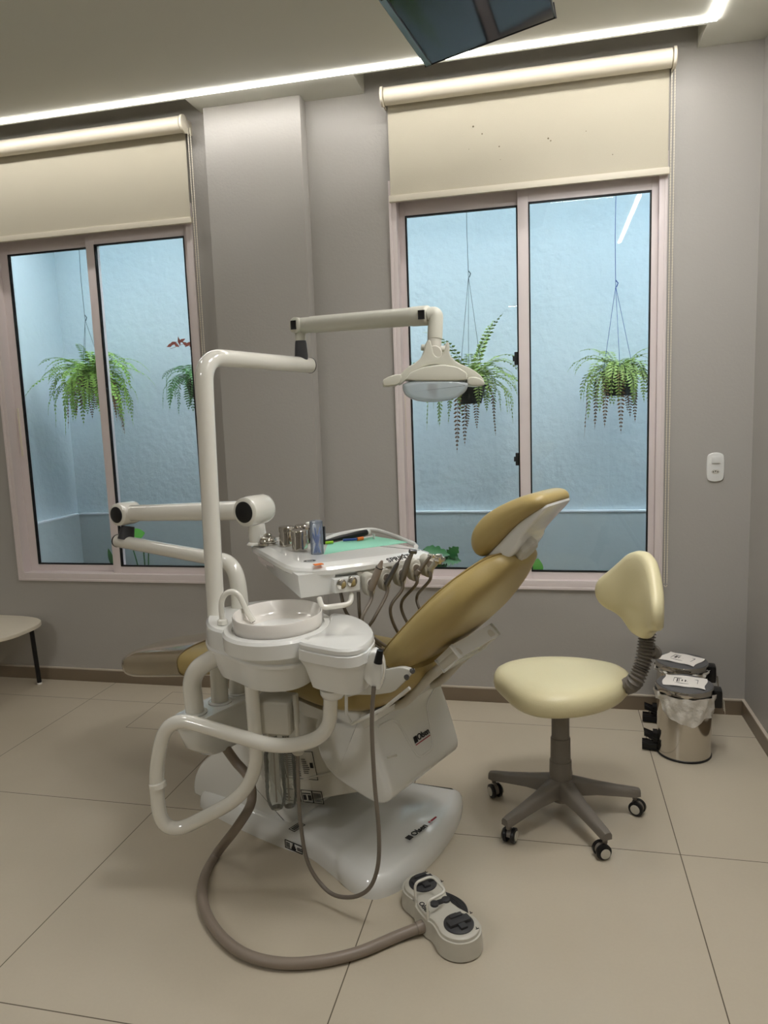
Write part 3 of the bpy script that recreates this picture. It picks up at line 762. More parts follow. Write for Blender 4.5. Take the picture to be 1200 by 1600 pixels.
# ================================================================== OPERATING LAMP
lamp = thing('operating_lamp', 'white dental operating lamp on a tall bent pole with a jointed arm', 'lamp', A1+V((0, 0, .005)))
Yq = A1.y
g_end = Dp(484, 571, 2.62)
top = Yp(327, 566, Yq+.0); top.z = g_end.z+.005
pole = [A1+V((0, 0, .005)), Yp(336, 930, Yq), Yp(321, 640, Yq), V((Yp(318, 560, Yq).x, Yq, g_end.z+.008)), g_end]
bm = NB(); tube(bm, bend(pole, [.1, .1, .16], 12), .0275, 28); part('pole', bm, M_white, lamp)
bm = NB(); gd = (pole[-1]-pole[-2]).normalized(); lathe(bm, [(.0282, 0), (.0285, .003), (.024, .006)], g_end, gd, 28); part('end_cap', bm, M_black, lamp)
j0 = g_end-gd*.045; 
bm = NB(); lathe(bm, [(.022, .012), (.0235, .03), (.020, .075), (.018, .085)], j0, n=24); part('joint_sleeve', bm, M_dgrey, lamp)
k0 = j0+V((0, 0, .135)); k1 = Dp(668, 493, 2.24)
bm = NB(); tube(bm, [j0+V((0, 0, .083)), k0], .019, 20); ad = (k1-k0).normalized(); hx_ = ad.cross(V((0, 0, 1))).normalized()
tube(bm, [k0-hx_*.026, k0+hx_*.026], .027, 24, dome=.006); part('arm_knuckle', bm, M_lamp, lamp)
for s in (-1, 1):
    bm = NB(); obox(bm, k0+hx_*.0325*s, ad*.012, V((0, 0, .015)), hx_*.002, .0015); part('knuckle_cap', bm, M_black, lamp)
bm = NB(); tube(bm, [k0+ad*.01, k0+ad*.05, k0+ad*.055, k1-ad*.06, k1-ad*.055, k1], [.0265, .0265, .0285, .0285, .0300, .0300], 24, dome=.01); part('spring_arm', bm, M_lamp, lamp)
for s in (-1, 1):
    bm = NB(); obox(bm, k1-ad*.002+hx_*.0305*s, ad*.0115, V((0, 0, .0135)), hx_*.002, .0015); part('knuckle_cap', bm, M_black, lamp)
# elbow: side disc and drop tube
LD = 2.235
e1 = Dp(683, 490, LD); e2 = Dp(679, 520, LD); e3 = Dp(678, 550, LD)
bm = NB(); tube(bm, bend([k1+ad*.0, Dp(681, 490, LD), Dp(679.5, 530, LD)], .022, 8), .023, 22, dome=.004); part('elbow', bm, M_lamp, lamp)
bm = NB(); tube(bm, [Dp(679, 521, LD), Dp(678.5, 548, LD)], .0215, 22); part('drop_tube', bm, M_absg, lamp)
# head: everything in one plane facing the room, with real depth
hx = CR.copy(); hx.z = 0; hx.normalize(); hd = V((-hx.y, hx.x, 0))      # across / away
def H(px, py, dd=0.0):
    return Dp(px, py, LD)+hd*dd
hc0 = Dp(678, 553, LD)
bm = NB(); lathe(bm, [(.021, -.022), (.024, -.018), (.024, .018), (.021, .022)], hc0, hd, 24); part('ball_joint', bm, M_absg, lamp)
bm = NB(); tube(bm, [Dp(659, 543, LD), Dp(700, 546, LD)], .0095, 14, dome=.003); part('pivot_pin', bm, M_lamp, lamp)
def hslab(pts, d0, d1, r, it=2, q=.25):
    P = [(H(x, y)-hc0) for x, y in pts]; P = [V((p.dot(hx), p.z)) for p in P]
    bm = NB(); slab(bm, chaikin(P, it, q=q), d0, d1, r, lambda x, y, z: hc0+hx*x+V((0, 0, y))+hd*z); return bm
yoke = [(663, 538), (670, 532), (674, 545), (676, 556), (683, 560), (690, 556), (694, 545), (696, 535), (701, 541), (700, 556), (712, 568), (735, 577), (752, 590), (755, 600), (745, 601), (728, 592), (713, 582), (696, 573), (676, 570), (655, 576), (640, 588), (628, 600), (623, 602), (622, 590), (634, 576), (652, 566), (662, 552)]
for d0, d1 in ((-.045, -.028), (.028, .045)):
    part('yoke', hslab(yoke, d0, d1, .003, 1), M_lamp, lamp)
bm = hslab([(597, 599), (600, 592), (624, 584), (628, 590), (624, 602), (600, 605)], -.05, .05, .004, 1); part('handle', bm, M_lamp, lamp)
bm = hslab([(728, 590), (745, 590), (756, 598), (753, 604), (728, 603)], -.05, .05, .004, 1); part('handle', bm, M_lamp, lamp)
bm = hslab([(632, 596), (640, 583), (660, 575), (690, 571), (712, 575), (727, 584), (727, 596)], -.062, .062, .004, 1, .15); part('lamp_hood', bm, M_lamp, lamp)
bm = hslab([(630, 594), (729, 594), (729, 610), (714, 622), (690, 628), (660, 628), (640, 622), (630, 612)], -.060, .060, .012, 2); lens = part('lens', bm, M_lens, lamp)
bm = NB(); lathe(bm, [(.012, 0), (.016, -.02), (.010, -.03)], H(676, 600, 0), n=16); part('bulb', bm, M_dgrey, lens)

# ================================================================== DELIVERY UNIT (instrument tray on its arm)
ZT = .955
TA, TBp, TD = G(463, 890, ZT), G(678, 863, ZT), G(378, 845, ZT)
tx = (TBp-TA).normalized(); ty = V((-tx.y, tx.x, 0)); TLn = (TBp-TA).length; TDn = (TD-TA).dot(ty)
unit = thing('instrument_unit', 'white instrument tray unit on a jointed swing arm beside the chair', 'instrument unit', A2+V((0, 0, .005)))
def TF(x, y, z): return TA+tx*x+ty*y+V((0, 0, z))
def TP(px, py, z): q = G(px, py, z)-TA; return V((q.dot(tx), q.dot(ty)))
tb = [V((0, 0)), V((TLn-.01, .0)), V((TLn+.01, .05)), V((TLn-.01, .20)), V((TLn-.06, TDn-.20)), V((TLn-.10, TDn-.03)), V((.07, TDn+.01)), V((.01, TDn-.03)), V((-.005, TDn-.12))]
tbr = chaikin(tb, 2, q=.14)
def tring(sc_in, z, slope=0): return [TF(p[0], p[1], z) for p in (inset(tbr, sc_in) if sc_in else tbr)]
bm = NB()
rings(bm, [tring(.045, -.062), tring(.034, -.060), tring(.020, -.034), tring(.003, -.030), tring(-.001, -.026), tring(-.002, -.014), tring(.004, -.006), tring(.030, .004), tring(.036, .0045)])
tray = part('tray_body', bm, M_abs, unit, ang=30)
# front apron carrying knobs, left corner deeper
bm = NB()
ft, fb_ = [V((.004, .004)), V((.125, .004)), V((.135, .03)), (V((.13, .40))), V((.03, TDn-.06)), V((.004, TDn-.12))], None
def wedge(d, zf, zb_): return [TF(p[0], p[1], zf+(zb_-zf)*min(1, max(0, p[1]/(TDn-.1)))) for p in inset(ft, d)]
rings(bm, [wedge(.016, -.094, -.060), wedge(.010, -.092, -.058), wedge(.003, -.034, -.03), wedge(.002, -.02, -.02)])
part('corner_housing', bm, M_abs, unit)
# raised rim round the back of the top
bm = NB(); rim = [TP(x, y, ZT+.01) for x, y in ((505, 842), (530, 833), (574, 826), (600, 830), (642, 846), (650, 852))]
tube(bm, spline([TF(p.x, p.y, .006) for p in rim], 4), .008, 10); part('tray_rim', bm, M_abs, tray)
bm = NB(); kb = TP(419, 851, ZT+.004)
lathe(bm, [(.036, 0), (.036, .008), (.030, .009), (.031, .014), (.030, .018), (.026, .026), (.016, .030), (.015, .036), (.010, .040)], TF(kb.x, kb.y, .004), n=28); part('chrome_valve', bm, M_chrome, unit)
bm = NB(); q = TP(484, 876, ZT+.006); rr = []
for r_ in (.0125, .0155): rr.append([TF(q.x+math.cos(a)*r_, q.y+math.sin(a)*r_, .0056) for a in [2*PI*k/28 for k in range(28)]])
rings(bm, rr, False, False); rings(bm, [[TF(q.x+math.cos(a)*r_, q.y+math.sin(a)*r_, .0056) for a in [2*PI*k/28 for k in range(28)]] for r_ in (.017, .019)], False, False)
decal(bm, TF(q.x-.006, q.y-.001, .005), tx*.012, ty*.003, [(0, 0, 1, 1)])
part('round_sticker', bm, M_ink, tray)
bm = NB(); q = TP(497, 881, ZT+.006); decal(bm, TF(q.x-.014, q.y-.012, .004), tx*.028, ty*.020, [(0, 0, 1, 1)], .002); part('orange_sticker', bm, M_orange, tray)
q = TP(620, 871, ZT+.005); ed = (TP(634, 868, ZT)-TP(606, 874, ZT)); ed = (tx*ed.x+ty*ed.y).normalized()
bm = text_bm('SPRINT', .030, TF(q.x, q.y-.012, .0040), ed, (V((0, 0, 1)).cross(ed)+V((0, 0, .38))).normalized(), .0004, .0006, shear=.2); part('lettering', bm, M_ink, tray)
# two chrome knobs
FN = -ty
def FP(px, py, off=0.0): return PLN(px, py, TA+FN*off, FN)
for px, py in ((530, 911), (547, 907)):
    bm = NB(); lathe(bm, [(.012, -.01), (.012, .006), (.016, .008), (.016, .020), (.012, .023)], FP(px, py, .0), FN, 14); part('control_knob', bm, M_chrome, unit)
bm = NB(); ac = FP(539, 912, -.004); obox(bm, ac, tx*.042, ty*.02, V((0, 0, .022)), .006); part('valve_block', bm, M_abs, unit)
bm = NB(); tube(bm, bend([FP(499, 935, .0), FP(503, 950, .03), FP(548, 944, .03), FP(549, 928, .0)], .03, 6), .0085, 12); part('tray_handle', bm, M_white, unit)
# holders for the five hand instruments
HPX = [(577, 913), (601, 905), (625, 898), (647, 890), (668, 884)]
bm = NB(); a, b = FP(560, 915, 0), FP(676, 885, 0); c = (a+b)/2; obox(bm, c+ty*.035+V((0, 0, .01)), tx*(b-a).length/2, ty*.03, V((0, 0, .018)), .008); part('holder_bar', bm, M_absg, unit)
hold = []
for px, py in HPX:
    bm = NB(); c = FP(px, py, .02); P = [V((x*.019, z*.034)) for x, z in ((-1, .2), (-.9, .8), (-.3, 1.05), (.3, 1.05), (.9, .8), (1, .2), (.8, -.7), (.4, -1.05), (-.4, -1.05), (-.8, -.7))]
    slab(bm, chaikin(P, 2), -.028, .014, .006, lambda x, y, z: c+tx*x+V((0, 0, y))+FN*z)
    h_ = part('instrument_holder', bm, M_absg, unit); hold.append(c)
    bm = NB(); lathe(bm, [(.0125, 0), (.0145, .0015), (.0125, .003)], c+FN*.0135+V((0, 0, .008)), FN, 20); part('holder_ring', bm, M_white, h_)
    bm = NB(); lathe(bm, [(.0115, 0), (.0115, .002)], c+FN*.0145+V((0, 0, .008)), FN, 20); part('holder_recess', bm, M_hose2, h_)
# arm: riser, lower arm, upper arm
rb = A2+V((0, 0, .005)); k1p = Dp(197, 848, 2.72)
zl = k1p.z
bendp = V((Yp(364, 900, A2.y).x+.01, A2.y, Yp(345, 884, A2.y).z))
bm = NB(); tube(bm, bend([rb, V((rb.x+.03, rb.y, .80)), bendp+V((.0, 0, .012)), Dp(184, 845, 2.75)], [.1, .17], 12), [.030, .024], 24, dome=.004); part('lower_arm', bm, M_white, unit)
bm = NB(); ec = (Dp(184, 845, 2.75)-bendp).normalized(); lathe(bm, [(.0245, -.004), (.0252, 0), (.0245, .004), (.015, .010)], Dp(184, 845, 2.75), ec, 20); part('end_cap', bm, M_black, unit)
bm = NB(); tube(bm, [k1p+V((.0, 0, .012)), Dp(200, 822, 2.72)], [.030, .024], 20); part('joint_boot', bm, M_dgrey, unit)
ka = Dp(197, 802, 2.72); kb_ = Dp(398, 797, 2.42)
ad2 = (kb_-ka).normalized(); hx2 = V((ad2.y, -ad2.x, 0)).normalized()
if hx2.y > 0: hx2 = -hx2
bm = NB(); tube(bm, [ka+ad2*.02, kb_-ad2*.02], [.030, .0335], 24); part('upper_arm', bm, M_white, unit)
for kk, rr_, ln in ((ka, .043, .045), (kb_, .050, .055)):
    bm = NB(); lathe(bm, [(rr_*.86, -ln), (rr_*.97, -ln+.006), (rr_, -ln+.018), (rr_, ln-.018), (rr_*.95, ln-.005), (rr_*.80, ln)], kk, hx2, 32); kn = part('arm_knuckle', bm, M_white, unit)
    bm = NB(); lathe(bm, [(rr_*.70, 0), (rr_*.70, .002), (rr_*.62, .004)], kk+hx2*ln, hx2, 28); part('knuckle_cap', bm, M_black, kn)
pb = TP(403, 850, ZT); pbw = TF(pb.x, pb.y, .0)
bm = NB(); lathe(bm, [(.040, 0), (.038, .004), (.031, .010), (.033, .03), (.030, .06), (.024, max(.075, kb_.z-ZT-.040))], V((pbw.x, pbw.y, ZT)), n=28); part('tray_post', bm, M_white, unit)

# hand instruments hanging in the holders, each with its hose
def instrument(i, label, tip_px, r0, r1, m, head, hose_pts, cat='handpiece', lift=.0):
    c = hold[i]+FN*.02; bot = c+V((0, 0, -.012))-tx*.004
    tp = PLN(tip_px[0], tip_px[1], TA+FN*.075, FN)
    root = thing('dental_handpiece', label, cat, bot, 'hand instruments in the tray holders')
    d = (tp-bot)
    bm = NB()
    if head == 'scaler':
        tube(bm, [bot, bot+d*.1, bot+d*.75, bot+d*.78, bot+d], [r0*.9, r0, r0, r0*.8, r0*.3], 16); part('body', bm, m, root)
        bm = NB(); tube(bm, [bot+d*.755, bot+d*.775], r0*1.03, 16); part('dark_ring', bm, M_black, root)
    elif head == 'syringe':
        tube(bm, [bot, bot+d*.1, bot+d*.6, bot+d*.72], [r0, r0, r0*.85, r0*.6], 16); part('body', bm, m, root)
        bm = NB(); tube(bm, [bot+d*.7, bot+d*.85, bot+d], [r0*.35, r0*.25, r0*.3], 10); part('nozzle', bm, M_steeld, root)
    elif head == 'turbine':
        mid = bot+d*.66-tx*.004; tube(bm, [bot, bot+d*.12, mid, mid+(tp-mid)*.2, tp], [r0*.85, r0, r0*.9, r0*.75, r0*.5], 16); part('body', bm, m, root)
        bm = NB(); ha = (tx*.8+V((0, 0, -.2))).normalized(); tube(bm, [tp-ha*.011, tp+ha*.011], r0*.62, 14, dome=.002); part('head', bm, M_steeld, root)
    elif head == 'straight':
        tube(bm, [bot, bot+d*.2, bot+d*.22, bot+d*.85], [r0*1.0, r0*1.0, r0*.8, r0*.55], 16); part('body', bm, m, root)
        bm = NB(); ha = (FN+tx*.4).normalized(); tube(bm, [bot+d*.9-ha*.008, bot+d*.9+ha*.012], r0*.7, 14, dome=.002); part('head', bm, M_chrome, root)
    else:
        tube(bm, [bot, bot+d*.7], [r0*.8, r0], 16); part('body', bm, m, root)
        bm = NB(); ha = (FN+tx*.7).normalized(); lathe(bm, [(.012, -.012), (.017, -.006), (.017, .008), (.009, .012), (.007, .02)], bot+d*.85, ha, 16); part('motor_head', bm, M_chrome, root)
    bm = NB(); tube(bm, spline([bot+V((0, 0, .002)), bot-V((0, 0, .03))]+hose_pts, 8), .0052, 10); part('hose', bm, M_hose, root)
    return root
def HD(px, py, dep): return Dp(px, py, dep)
bd_ = 2.16
instrument(0, 'cream scaler handpiece with a dark ring, first in the tray holders from the left', (597, 876), .0115, 0, M_hose2, 'scaler', [HD(566, 965, bd_+.02), HD(572, 985, bd_+.07), HD(600, 1008, bd_+.13), HD(640, 1030, bd_+.2)])
instrument(1, 'slim grey air syringe with a thin nozzle, second in the tray holders', (629, 866), .0085, 0, M_steeld, 'syringe', [HD(585, 965, bd_+.05), HD(572, 990, bd_+.1), HD(590, 1012, bd_+.18), HD(640, 1025, bd_+.2)])
instrument(2, 'grey turbine handpiece with a small square head, middle of the tray holders', (645, 862), .0105, 0, M_stoolg, 'turbine', [HD(610, 950, bd_+.1), HD(620, 985, bd_+.15), HD(640, 1000, bd_+.2)])
instrument(3, 'dark straight handpiece with a chrome head, fourth in the tray holders', (676, 865), .0090, 0, M_hose, 'straight', [HD(628, 940, bd_+.2), HD(632, 965, bd_+.22), HD(650, 990, bd_+.22)])
instrument(4, 'handpiece with a bulky chrome motor head, rightmost in the tray holders', (688, 870), .0095, 0, M_absg, 'motor', [HD(652, 930, bd_+.3), HD(655, 950, bd_+.3), HD(668, 965, bd_+.32)])
o = NB(); tube(o, spline([FP(532, 925, -.02), HD(540, 955, bd_+.1), HD(556, 975, bd_+.12), HD(575, 1000, bd_+.2)], 8), .0055, 10)
tube(o, spline([FP(560, 925, -.01), HD(562, 960, bd_+.1), HD(568, 985, bd_+.16), HD(595, 1010, bd_+.2)], 8), .0055, 10); part('supply_hoses', o, M_hose, unit)

# things lying on the tray
def canister(px, py, label):
    q = TP(px, py, ZT+.005); b_ = TF(q.x, q.y, .0046)
    root = thing('steel_canister', label, 'canister', b_, 'small steel canisters on the instrument tray')
    bm = NB(); lathe(bm, [(.024, 0), (.0265, .003), (.0265, .052), (.025, .055)], b_, n=28); part('body', bm, M_steel, root)
    bm = NB(); lathe(bm, [(.0285, .052), (.0285, .066), (.0265, .069), (.005, .070)], b_, n=28); part('lid', bm, M_steel, root)
canister(449, 853, 'lidded steel canister farthest left on the instrument tray')
canister(469, 860, 'lidded steel canister beside the clear cup of blue tips')
canister(475, 850, 'steel canister mostly hidden behind the two front ones')
q = TP(487, 848, ZT+.005); b_ = TF(q.x, q.y, .0046)
bm = NB(); lathe(bm, [(.018, 0), (.018, .070), (.016, .073)], b_, n=20); o = obj('white_jar', bm, M_paper, None, b_); tag(o, 'plain white jar peeping out behind the steel canisters', 'jar')
q = TP(505, 850, ZT+.005); b_ = TF(q.x, q.y, .0046)
bm = NB(); box(bm, b_+V((-.008, -.008, 0)), b_+V((.008, .008, .062)), .002); o = obj('black_bottle', bm, M_black, None, b_); tag(o, 'narrow black bottle just right of the cup of blue tips', 'bottle')
q = TP(496, 865, ZT+.005); b_ = TF(q.x, q.y, .0046)
root = thing('tip_dispenser_cup', 'tall clear plastic cup holding blue tips on the instrument tray', 'cup', b_)
bm = NB(); lathe(bm, [(.021, 0), (.021, .102), (.0195, .104), (.0195, .002), (.001, .002)], b_, n=24); part('cup', bm, M_cup, root)
bm = NB(); lathe(bm, [(.0212, .100), (.0212, .106), (.016, .109), (.001, .110)], b_, n=24); part('cup_lid', bm, M_cup, root)
bt = thing('blue_tips', 'bundle of blue applicator tips leaning inside the clear cup', 'applicator tips', b_+V((0, 0, .003))); rnd = random.Random(7)
for i in range(9):
    a = rnd.uniform(0, 2*PI); p = b_+V((math.cos(a)*.010, math.sin(a)*.010, .003)); a += PI*rnd.uniform(.8, 1.2)
    bm = NB(); tube(bm, [p, b_+V((math.cos(a)*.013, math.sin(a)*.013, rnd.uniform(.06, .088)))], [.003, .0022], 8); part('tip', bm, M_blue, bt)
gq = [TP(x, y, ZT+.006) for x, y in ((506, 866), (540, 860), (600, 852), (638, 847), (612, 842), (586, 838), (540, 844), (512, 850))]
bm = NB(); slab(bm, gq, .0046, .0058, 0, TF); o = obj('paper_towel', bm, M_green, None, TF(gq[0].x, gq[0].y, .005)); tag(o, 'mint green paper towel spread over the instrument tray', 'paper towel')
def on_tray(px, py, z=.012): q = TP(px, py, ZT+z); return TF(q.x, q.y, z)
root = thing('curing_light', 'black pen-shaped curing light with a white end lying on the tray', 'curing light', on_tray(540, 840, .006))
bm = NB(); tube(bm, [on_tray(508, 846, .014), on_tray(530, 841, .015), on_tray(568, 833, .020), on_tray(572, 832, .020)], [.005, .009, .012, .011], 16); part('body', bm, M_black, root)
bm = NB(); tube(bm, [on_tray(571, 832, .020), on_tray(576, 831, .020)], .0115, 16, dome=.002); part('end_cap', bm, M_abs, root)
root = thing('dental_syringe', 'thin syringe with an orange collar and white plunger lying on the green paper', 'syringe', on_tray(560, 843, .008))
bm = NB(); tube(bm, [on_tray(536, 844, .013), on_tray(558, 842.5, .013)], .0045, 10); part('barrel', bm, M_wireb, root)
bm = NB(); tube(bm, [on_tray(558, 842.5, .013), on_tray(567, 841, .013)], .0065, 10); part('collar', bm, M_orange, root)
bm = NB(); tube(bm, [on_tray(567, 841, .013), on_tray(583, 838, .013)], .0035, 10); obox(bm, on_tray(584, 838, .014), tx*.0015, ty*.010, V((0, 0, .010)), .001); part('plunger', bm, M_abs, root)
bm = NB(); tube(bm, [on_tray(509, 848, .0125), on_tray(520, 847, .0125)], .005, 10, dome=.002); o = obj('lime_cap', bm, M_lime, None, on_tray(514, 848, .006)); tag(o, 'small lime green cap lying by the black pen on the tray', 'cap')

# ================================================================== CUSPIDOR UNIT
ZR = .84
bc = G(434, 957, ZR)
cusp = thing('spittoon_unit', 'white cuspidor unit with round bowl, curved spout and bent support tubes', 'cuspidor', A0+V((0, 0, .005)))
zt = .795
top_px = [(318, 972), (322, 958), (340, 949), (380, 940), (430, 934), (480, 938), (512, 952), (518, 972), (500, 990), (462, 1004), (395, 1006), (350, 988), (326, 982)]
tp_ = chaikin([V(G(x, y, zt)).to_2d() for x, y in top_px], 2)
cen = sum((V((p[0], p[1])) for p in tp_), V((0, 0)))/len(tp_)
mid_px = [(316, 1003), (340, 1022), (394, 1047), (430, 1050), (470, 1046)]
bot_px = [(338, 1052), (350, 1062), (412, 1088), (432, 1092), (470, 1088), (500, 1078)]
def crg(sc, z, dy=0): return [V((cen.x+(p[0]-cen.x)*sc, cen.y+(p[1]-cen.y)*sc+dy, z)) for p in tp_]
bm = NB(); rings(bm, [crg(.74, .634), crg(.80, .638), crg(.91, .688), crg(.955, .716), crg(1.0, .720), crg(1.005, .728), crg(.985, .733), crg(.985, .775), crg(.97, .788), crg(.93, .795), crg(.5, .795)])
part('body', bm, M_abs, cusp, ang=30)
# ring under the bowl and the bowl
bw = .128
bm = NB(); lathe(bm, [(bw+.028, -.085), (bw+.030, -.045), (bw+.024, -.037), (bw+.004, -.036), (bw+.002, -.05)], bc, n=48, sy=1.12); part('bowl_seat', bm, M_abs, cusp)
bm = NB(); lathe(bm, [(bw*.9, -.055), (bw-.006, -.050), (bw-.001, -.035), (bw, 0), (bw-.002, .0025), (bw-.006, 0), (bw-.009, -.03), (bw-.022, -.042), (bw*.5, -.048), (.02, -.050), (.018, -.056)], bc, n=56, sy=1.12); bowl = part('bowl', bm, M_bowl, cusp, ang=60)
bm = NB(); lathe(bm, [(.021, -.050), (.019, -.046), (.012, -.045), (.010, -.048)], bc+V((.0, 0, 0)), n=20); part('drain', bm, M_absg, bowl)
sb = G(348, 975, .797)
sp_ = [sb, Yp(346, 955, sb.y), Yp(347, 938, sb.y), Yp(354, 927, sb.y+.003), Yp(365, 925, sb.y+.006), Yp(375, 933, sb.y+.01), Yp(386, 955, sb.y+.012), Yp(396, 971, sb.y+.014)]
bm = NB(); tube(bm, spline(sp_, 6), .0085, 14); sp0 = part('spout', bm, M_white, cusp)
bm = NB(); lathe(bm, [(.016, 0), (.015, .012), (.010, .016)], sb, n=18); part('spout_collar', bm, M_white, sp0)
bm = NB(); tube(bm, [sp_[-1]-(sp_[-1]-sp_[-2]).normalized()*.002, sp_[-1]+(sp_[-1]-sp_[-2]).normalized()*.0015], .006, 12); part('spout_mouth', bm, M_black, sp0)
# side box with its lid
ld = [(465, 1006), (468, 1001), (490, 995), (507, 985), (516, 973), (514, 961), (524, 958), (551, 962), (574, 973), (586, 988), (584, 998), (567, 1014), (537, 1019), (500, 1013)]
lp = chaikin([V(G(x, y, .803)).to_2d() for x, y in ld], 1)
lc = sum((V((p[0], p[1])) for p in lp), V((0, 0)))/len(lp)
def lr(sc, z, dx=0): return [V((lc.x+(p[0]-lc.x)*sc+dx, lc.y+(p[1]-lc.y)*sc, z)) for p in lp]
bm = NB(); rings(bm, [lr(.72, .670, .01), lr(.78, .673, .01), lr(.90, .735, .004), lr(.96, .752), lr(1.0, .758), lr(1.0, .785), lr(.96, .789)]); part('side_box', bm, M_abs, cusp, ang=32)
bm = NB(); rings(bm, [lr(.94, .788), lr(.985, .790), lr(.985, .800), lr(.955, .806), lr(.86, .808)]); part('side_lid', bm, M_abs, cusp, ang=32)
# support tube from the bracket
bm = NB(); tube(bm, bend([A0+V((0, 0, .005)), Yp(297, 1050, A0.y-.01), Yp(345, 1022, A0.y-.02)], .1, 12), .0285, 26); part('support_tube', bm, M_white, cusp)
# bent double tube
LYf, LYb = 1.80, 1.86
lp_ = [Yp(517, 1078, LYb), Yp(515, 1150, LYb), Yp(440, 1170, LYf-.01), Yp(262, 1118, LYf), Yp(242, 1200, LYf), Yp(252, 1312, LYf+.01), Yp(405, 1232, LYb+.02), Yp(393, 1070, LYb+.02)]
bm = NB(); tube(bm, bend(lp_, [.10, .10, .10, .1, .13, .13], 12), .0205, 24); tb_ = part('bent_tube', bm, M_white, cusp)
bm = NB(); jc = Yp(246.5, 1226, LYf); tube(bm, [jc-V((-.001, 0, .007)), jc+V((-.001, 0, .007))], .0245, 24, dome=.003); part('tube_collar', bm, M_white, tb_)
bm = NB(); lathe(bm, [(.036, .012), (.036, 0), (.030, -.012), (.022, -.016)], Yp(520, 1082, LYb), n=26); part('tube_socket', bm, M_abs, cusp)
# bottle housing under the body
hb = Yp(427, 1112, 1.93)
bm = NB(); box(bm, hb+V((-.052, -.04, -.055)), hb+V((.065, .05, .045)), .012, 3); part('bottle_housing', bm, M_absg, cusp)
def bottle(px, py0, py1, Y, r, label):
    a, b = Yp(px, py0, Y), Yp(px-2, py1, Y); Hh = a.z-b.z
    root = thing('water_bottle', label, 'bottle', V((a.x, a.y, b.z)), 'clear bottles hung under the cuspidor')
    pr = [(.004, 0), (r*.62, .003), (r*.86, .020), (r*.98, .045), (r, .06)]
    for k in range(9): pr += [(r*(1 if k % 2 else .955), .065+k*.009)]
    pr += [(r, Hh*.66), (r*.97, Hh*.74), (r*.75, Hh*.86), (r*.42, Hh*.94), (r*.36, Hh)]
    bm = NB(); lathe(bm, pr, (a.x, a.y, b.z), n=28); part('bottle_body', bm, M_bottle, root)
    bm = NB(); tube(bm, [V((a.x, a.y, b.z+.02)), V((a.x, a.y, a.z))], .0025, 8); part('suction_pipe', bm, M_hose2, root)
    bm = NB(); lathe(bm, [(r*.45, Hh-.004), (r*.45, Hh+.016)], (a.x, a.y, b.z), n=20); part('cap', bm, M_absg, root)
bottle(426, 1146, 1262, 1.93, .031, 'larger clear ribbed water bottle hanging under the cuspidor')
bottle(446, 1146, 1260, 2.02, .026, 'second clear bottle just behind and right of the larger one')
# suction line: holder, black tip, long loop of hose
hh = [(566, 1052), (575, 1022), (584, 1012), (593, 1018), (600, 1030), (602, 1050), (598, 1072), (592, 1076), (580, 1070)]
HY = 1.80
P = [Yp(x, y, HY) for x, y in hh]
bm = NB(); slab(bm, chaikin([V((p.x, p.z)) for p in P], 1), -.02, .02, .007, lambda x, y, z: V((x, HY+z, y))); part('instrument_holder', bm, M_abs, cusp)
bm = NB(); tube(bm, spline([Yp(590, 1020, HY-.022), Yp(598, 1032, HY-.024), Yp(600, 1050, HY-.024), Yp(596, 1068, HY-.022)], 5), .003, 8); part('holder_rib', bm, M_white, cusp)
suc = thing('suction_handpiece', 'suction handpiece with black tip and a thin grey hose looping to the floor', 'suction handpiece', Yp(592, 1030, HY-.0))
bm = NB(); tube(bm, [Yp(590.5, 1036, HY-.026), Yp(594, 1016, HY-.026)], [.0115, .0085], 16); part('black_tip', bm, M_black, suc)
HB = 1.78
hp2 = [Yp(584, 1072, HB), Yp(581, 1130, HB), Yp(585, 1220, HB), Yp(592, 1300, HB), Yp(590, 1355, HB), Yp(575, 1390, HB+.01), Yp(545, 1402, HB+.03), Yp(512, 1392, HB+.06), Yp(482, 1350, HB+.08), Yp(470, 1290, HB+.10), Yp(466, 1230, HB+.12), Yp(465, 1165, HB+.13)]
bm = NB(); tube(bm, spline(hp2, 8), .0058, 12); part('hose', bm, M_hose, suc)
bm = NB(); c = Yp(465, 1160, HB+.13); lathe(bm, [(.014, -.035), (.018, -.03), (.018, .0), (.014, .008), (.007, .014)], c, n=20); tube(bm, [c+V((0, 0, .01)), Yp(460, 1085, HB+.14)], .0072, 12); part('hose_filter', bm, M_absg, suc)

# ================================================================== FOOT CONTROL
f0, f1 = G(661, 1382, .06), G(717, 1446, .06)
fa = (f1-f0); fa.z = 0; FLn = fa.length; fa.normalize(); fb = V((-fa.y, fa.x, 0))
if fb.x < 0: fb = -fb
fc = (f0+f1)/2; fc.z = 0
ped = thing('foot_control', 'white hourglass foot control with dark rubber buttons and a wire guard', 'foot control', fc)
def FC(x, y, z): return fc+fa*x+fb*y+V((0, 0, z))
hl = FLn/2; r1_, r2_ = .060, .060
ol = []
for k in range(-10, 11):
    a = k/10*PI*.62; ol.append(V((hl+r2_*math.cos(a), r2_*math.sin(a))))
ol += [V((.022, .036)), V((-.022, .036))]
for k in range(-10, 11):
    a = PI+k/10*PI*.62; ol.append(V((-hl+r1_*math.cos(a), r1_*math.sin(a))))
ol += [V((-.045, -.052)), V((-.032, -.062)), V((.030, -.062)), V((.045, -.054))]
ol = chaikin(ol, 1)
bm = NB(); slab(bm, inset(ol, .003), 0, .006, 0, FC); part('rubber_foot', bm, M_black, ped)
bm = NB(); rings(bm, [[FC(p[0], p[1], z) for p in inset(ol, d)] for d, z in ((-.003, .004), (0, .044), (.0005, .052), (.005, .0525), (.006, .060), (.010, .063), (.016, .064))]); part('pedal_body', bm, M_absg, ped, ang=30)
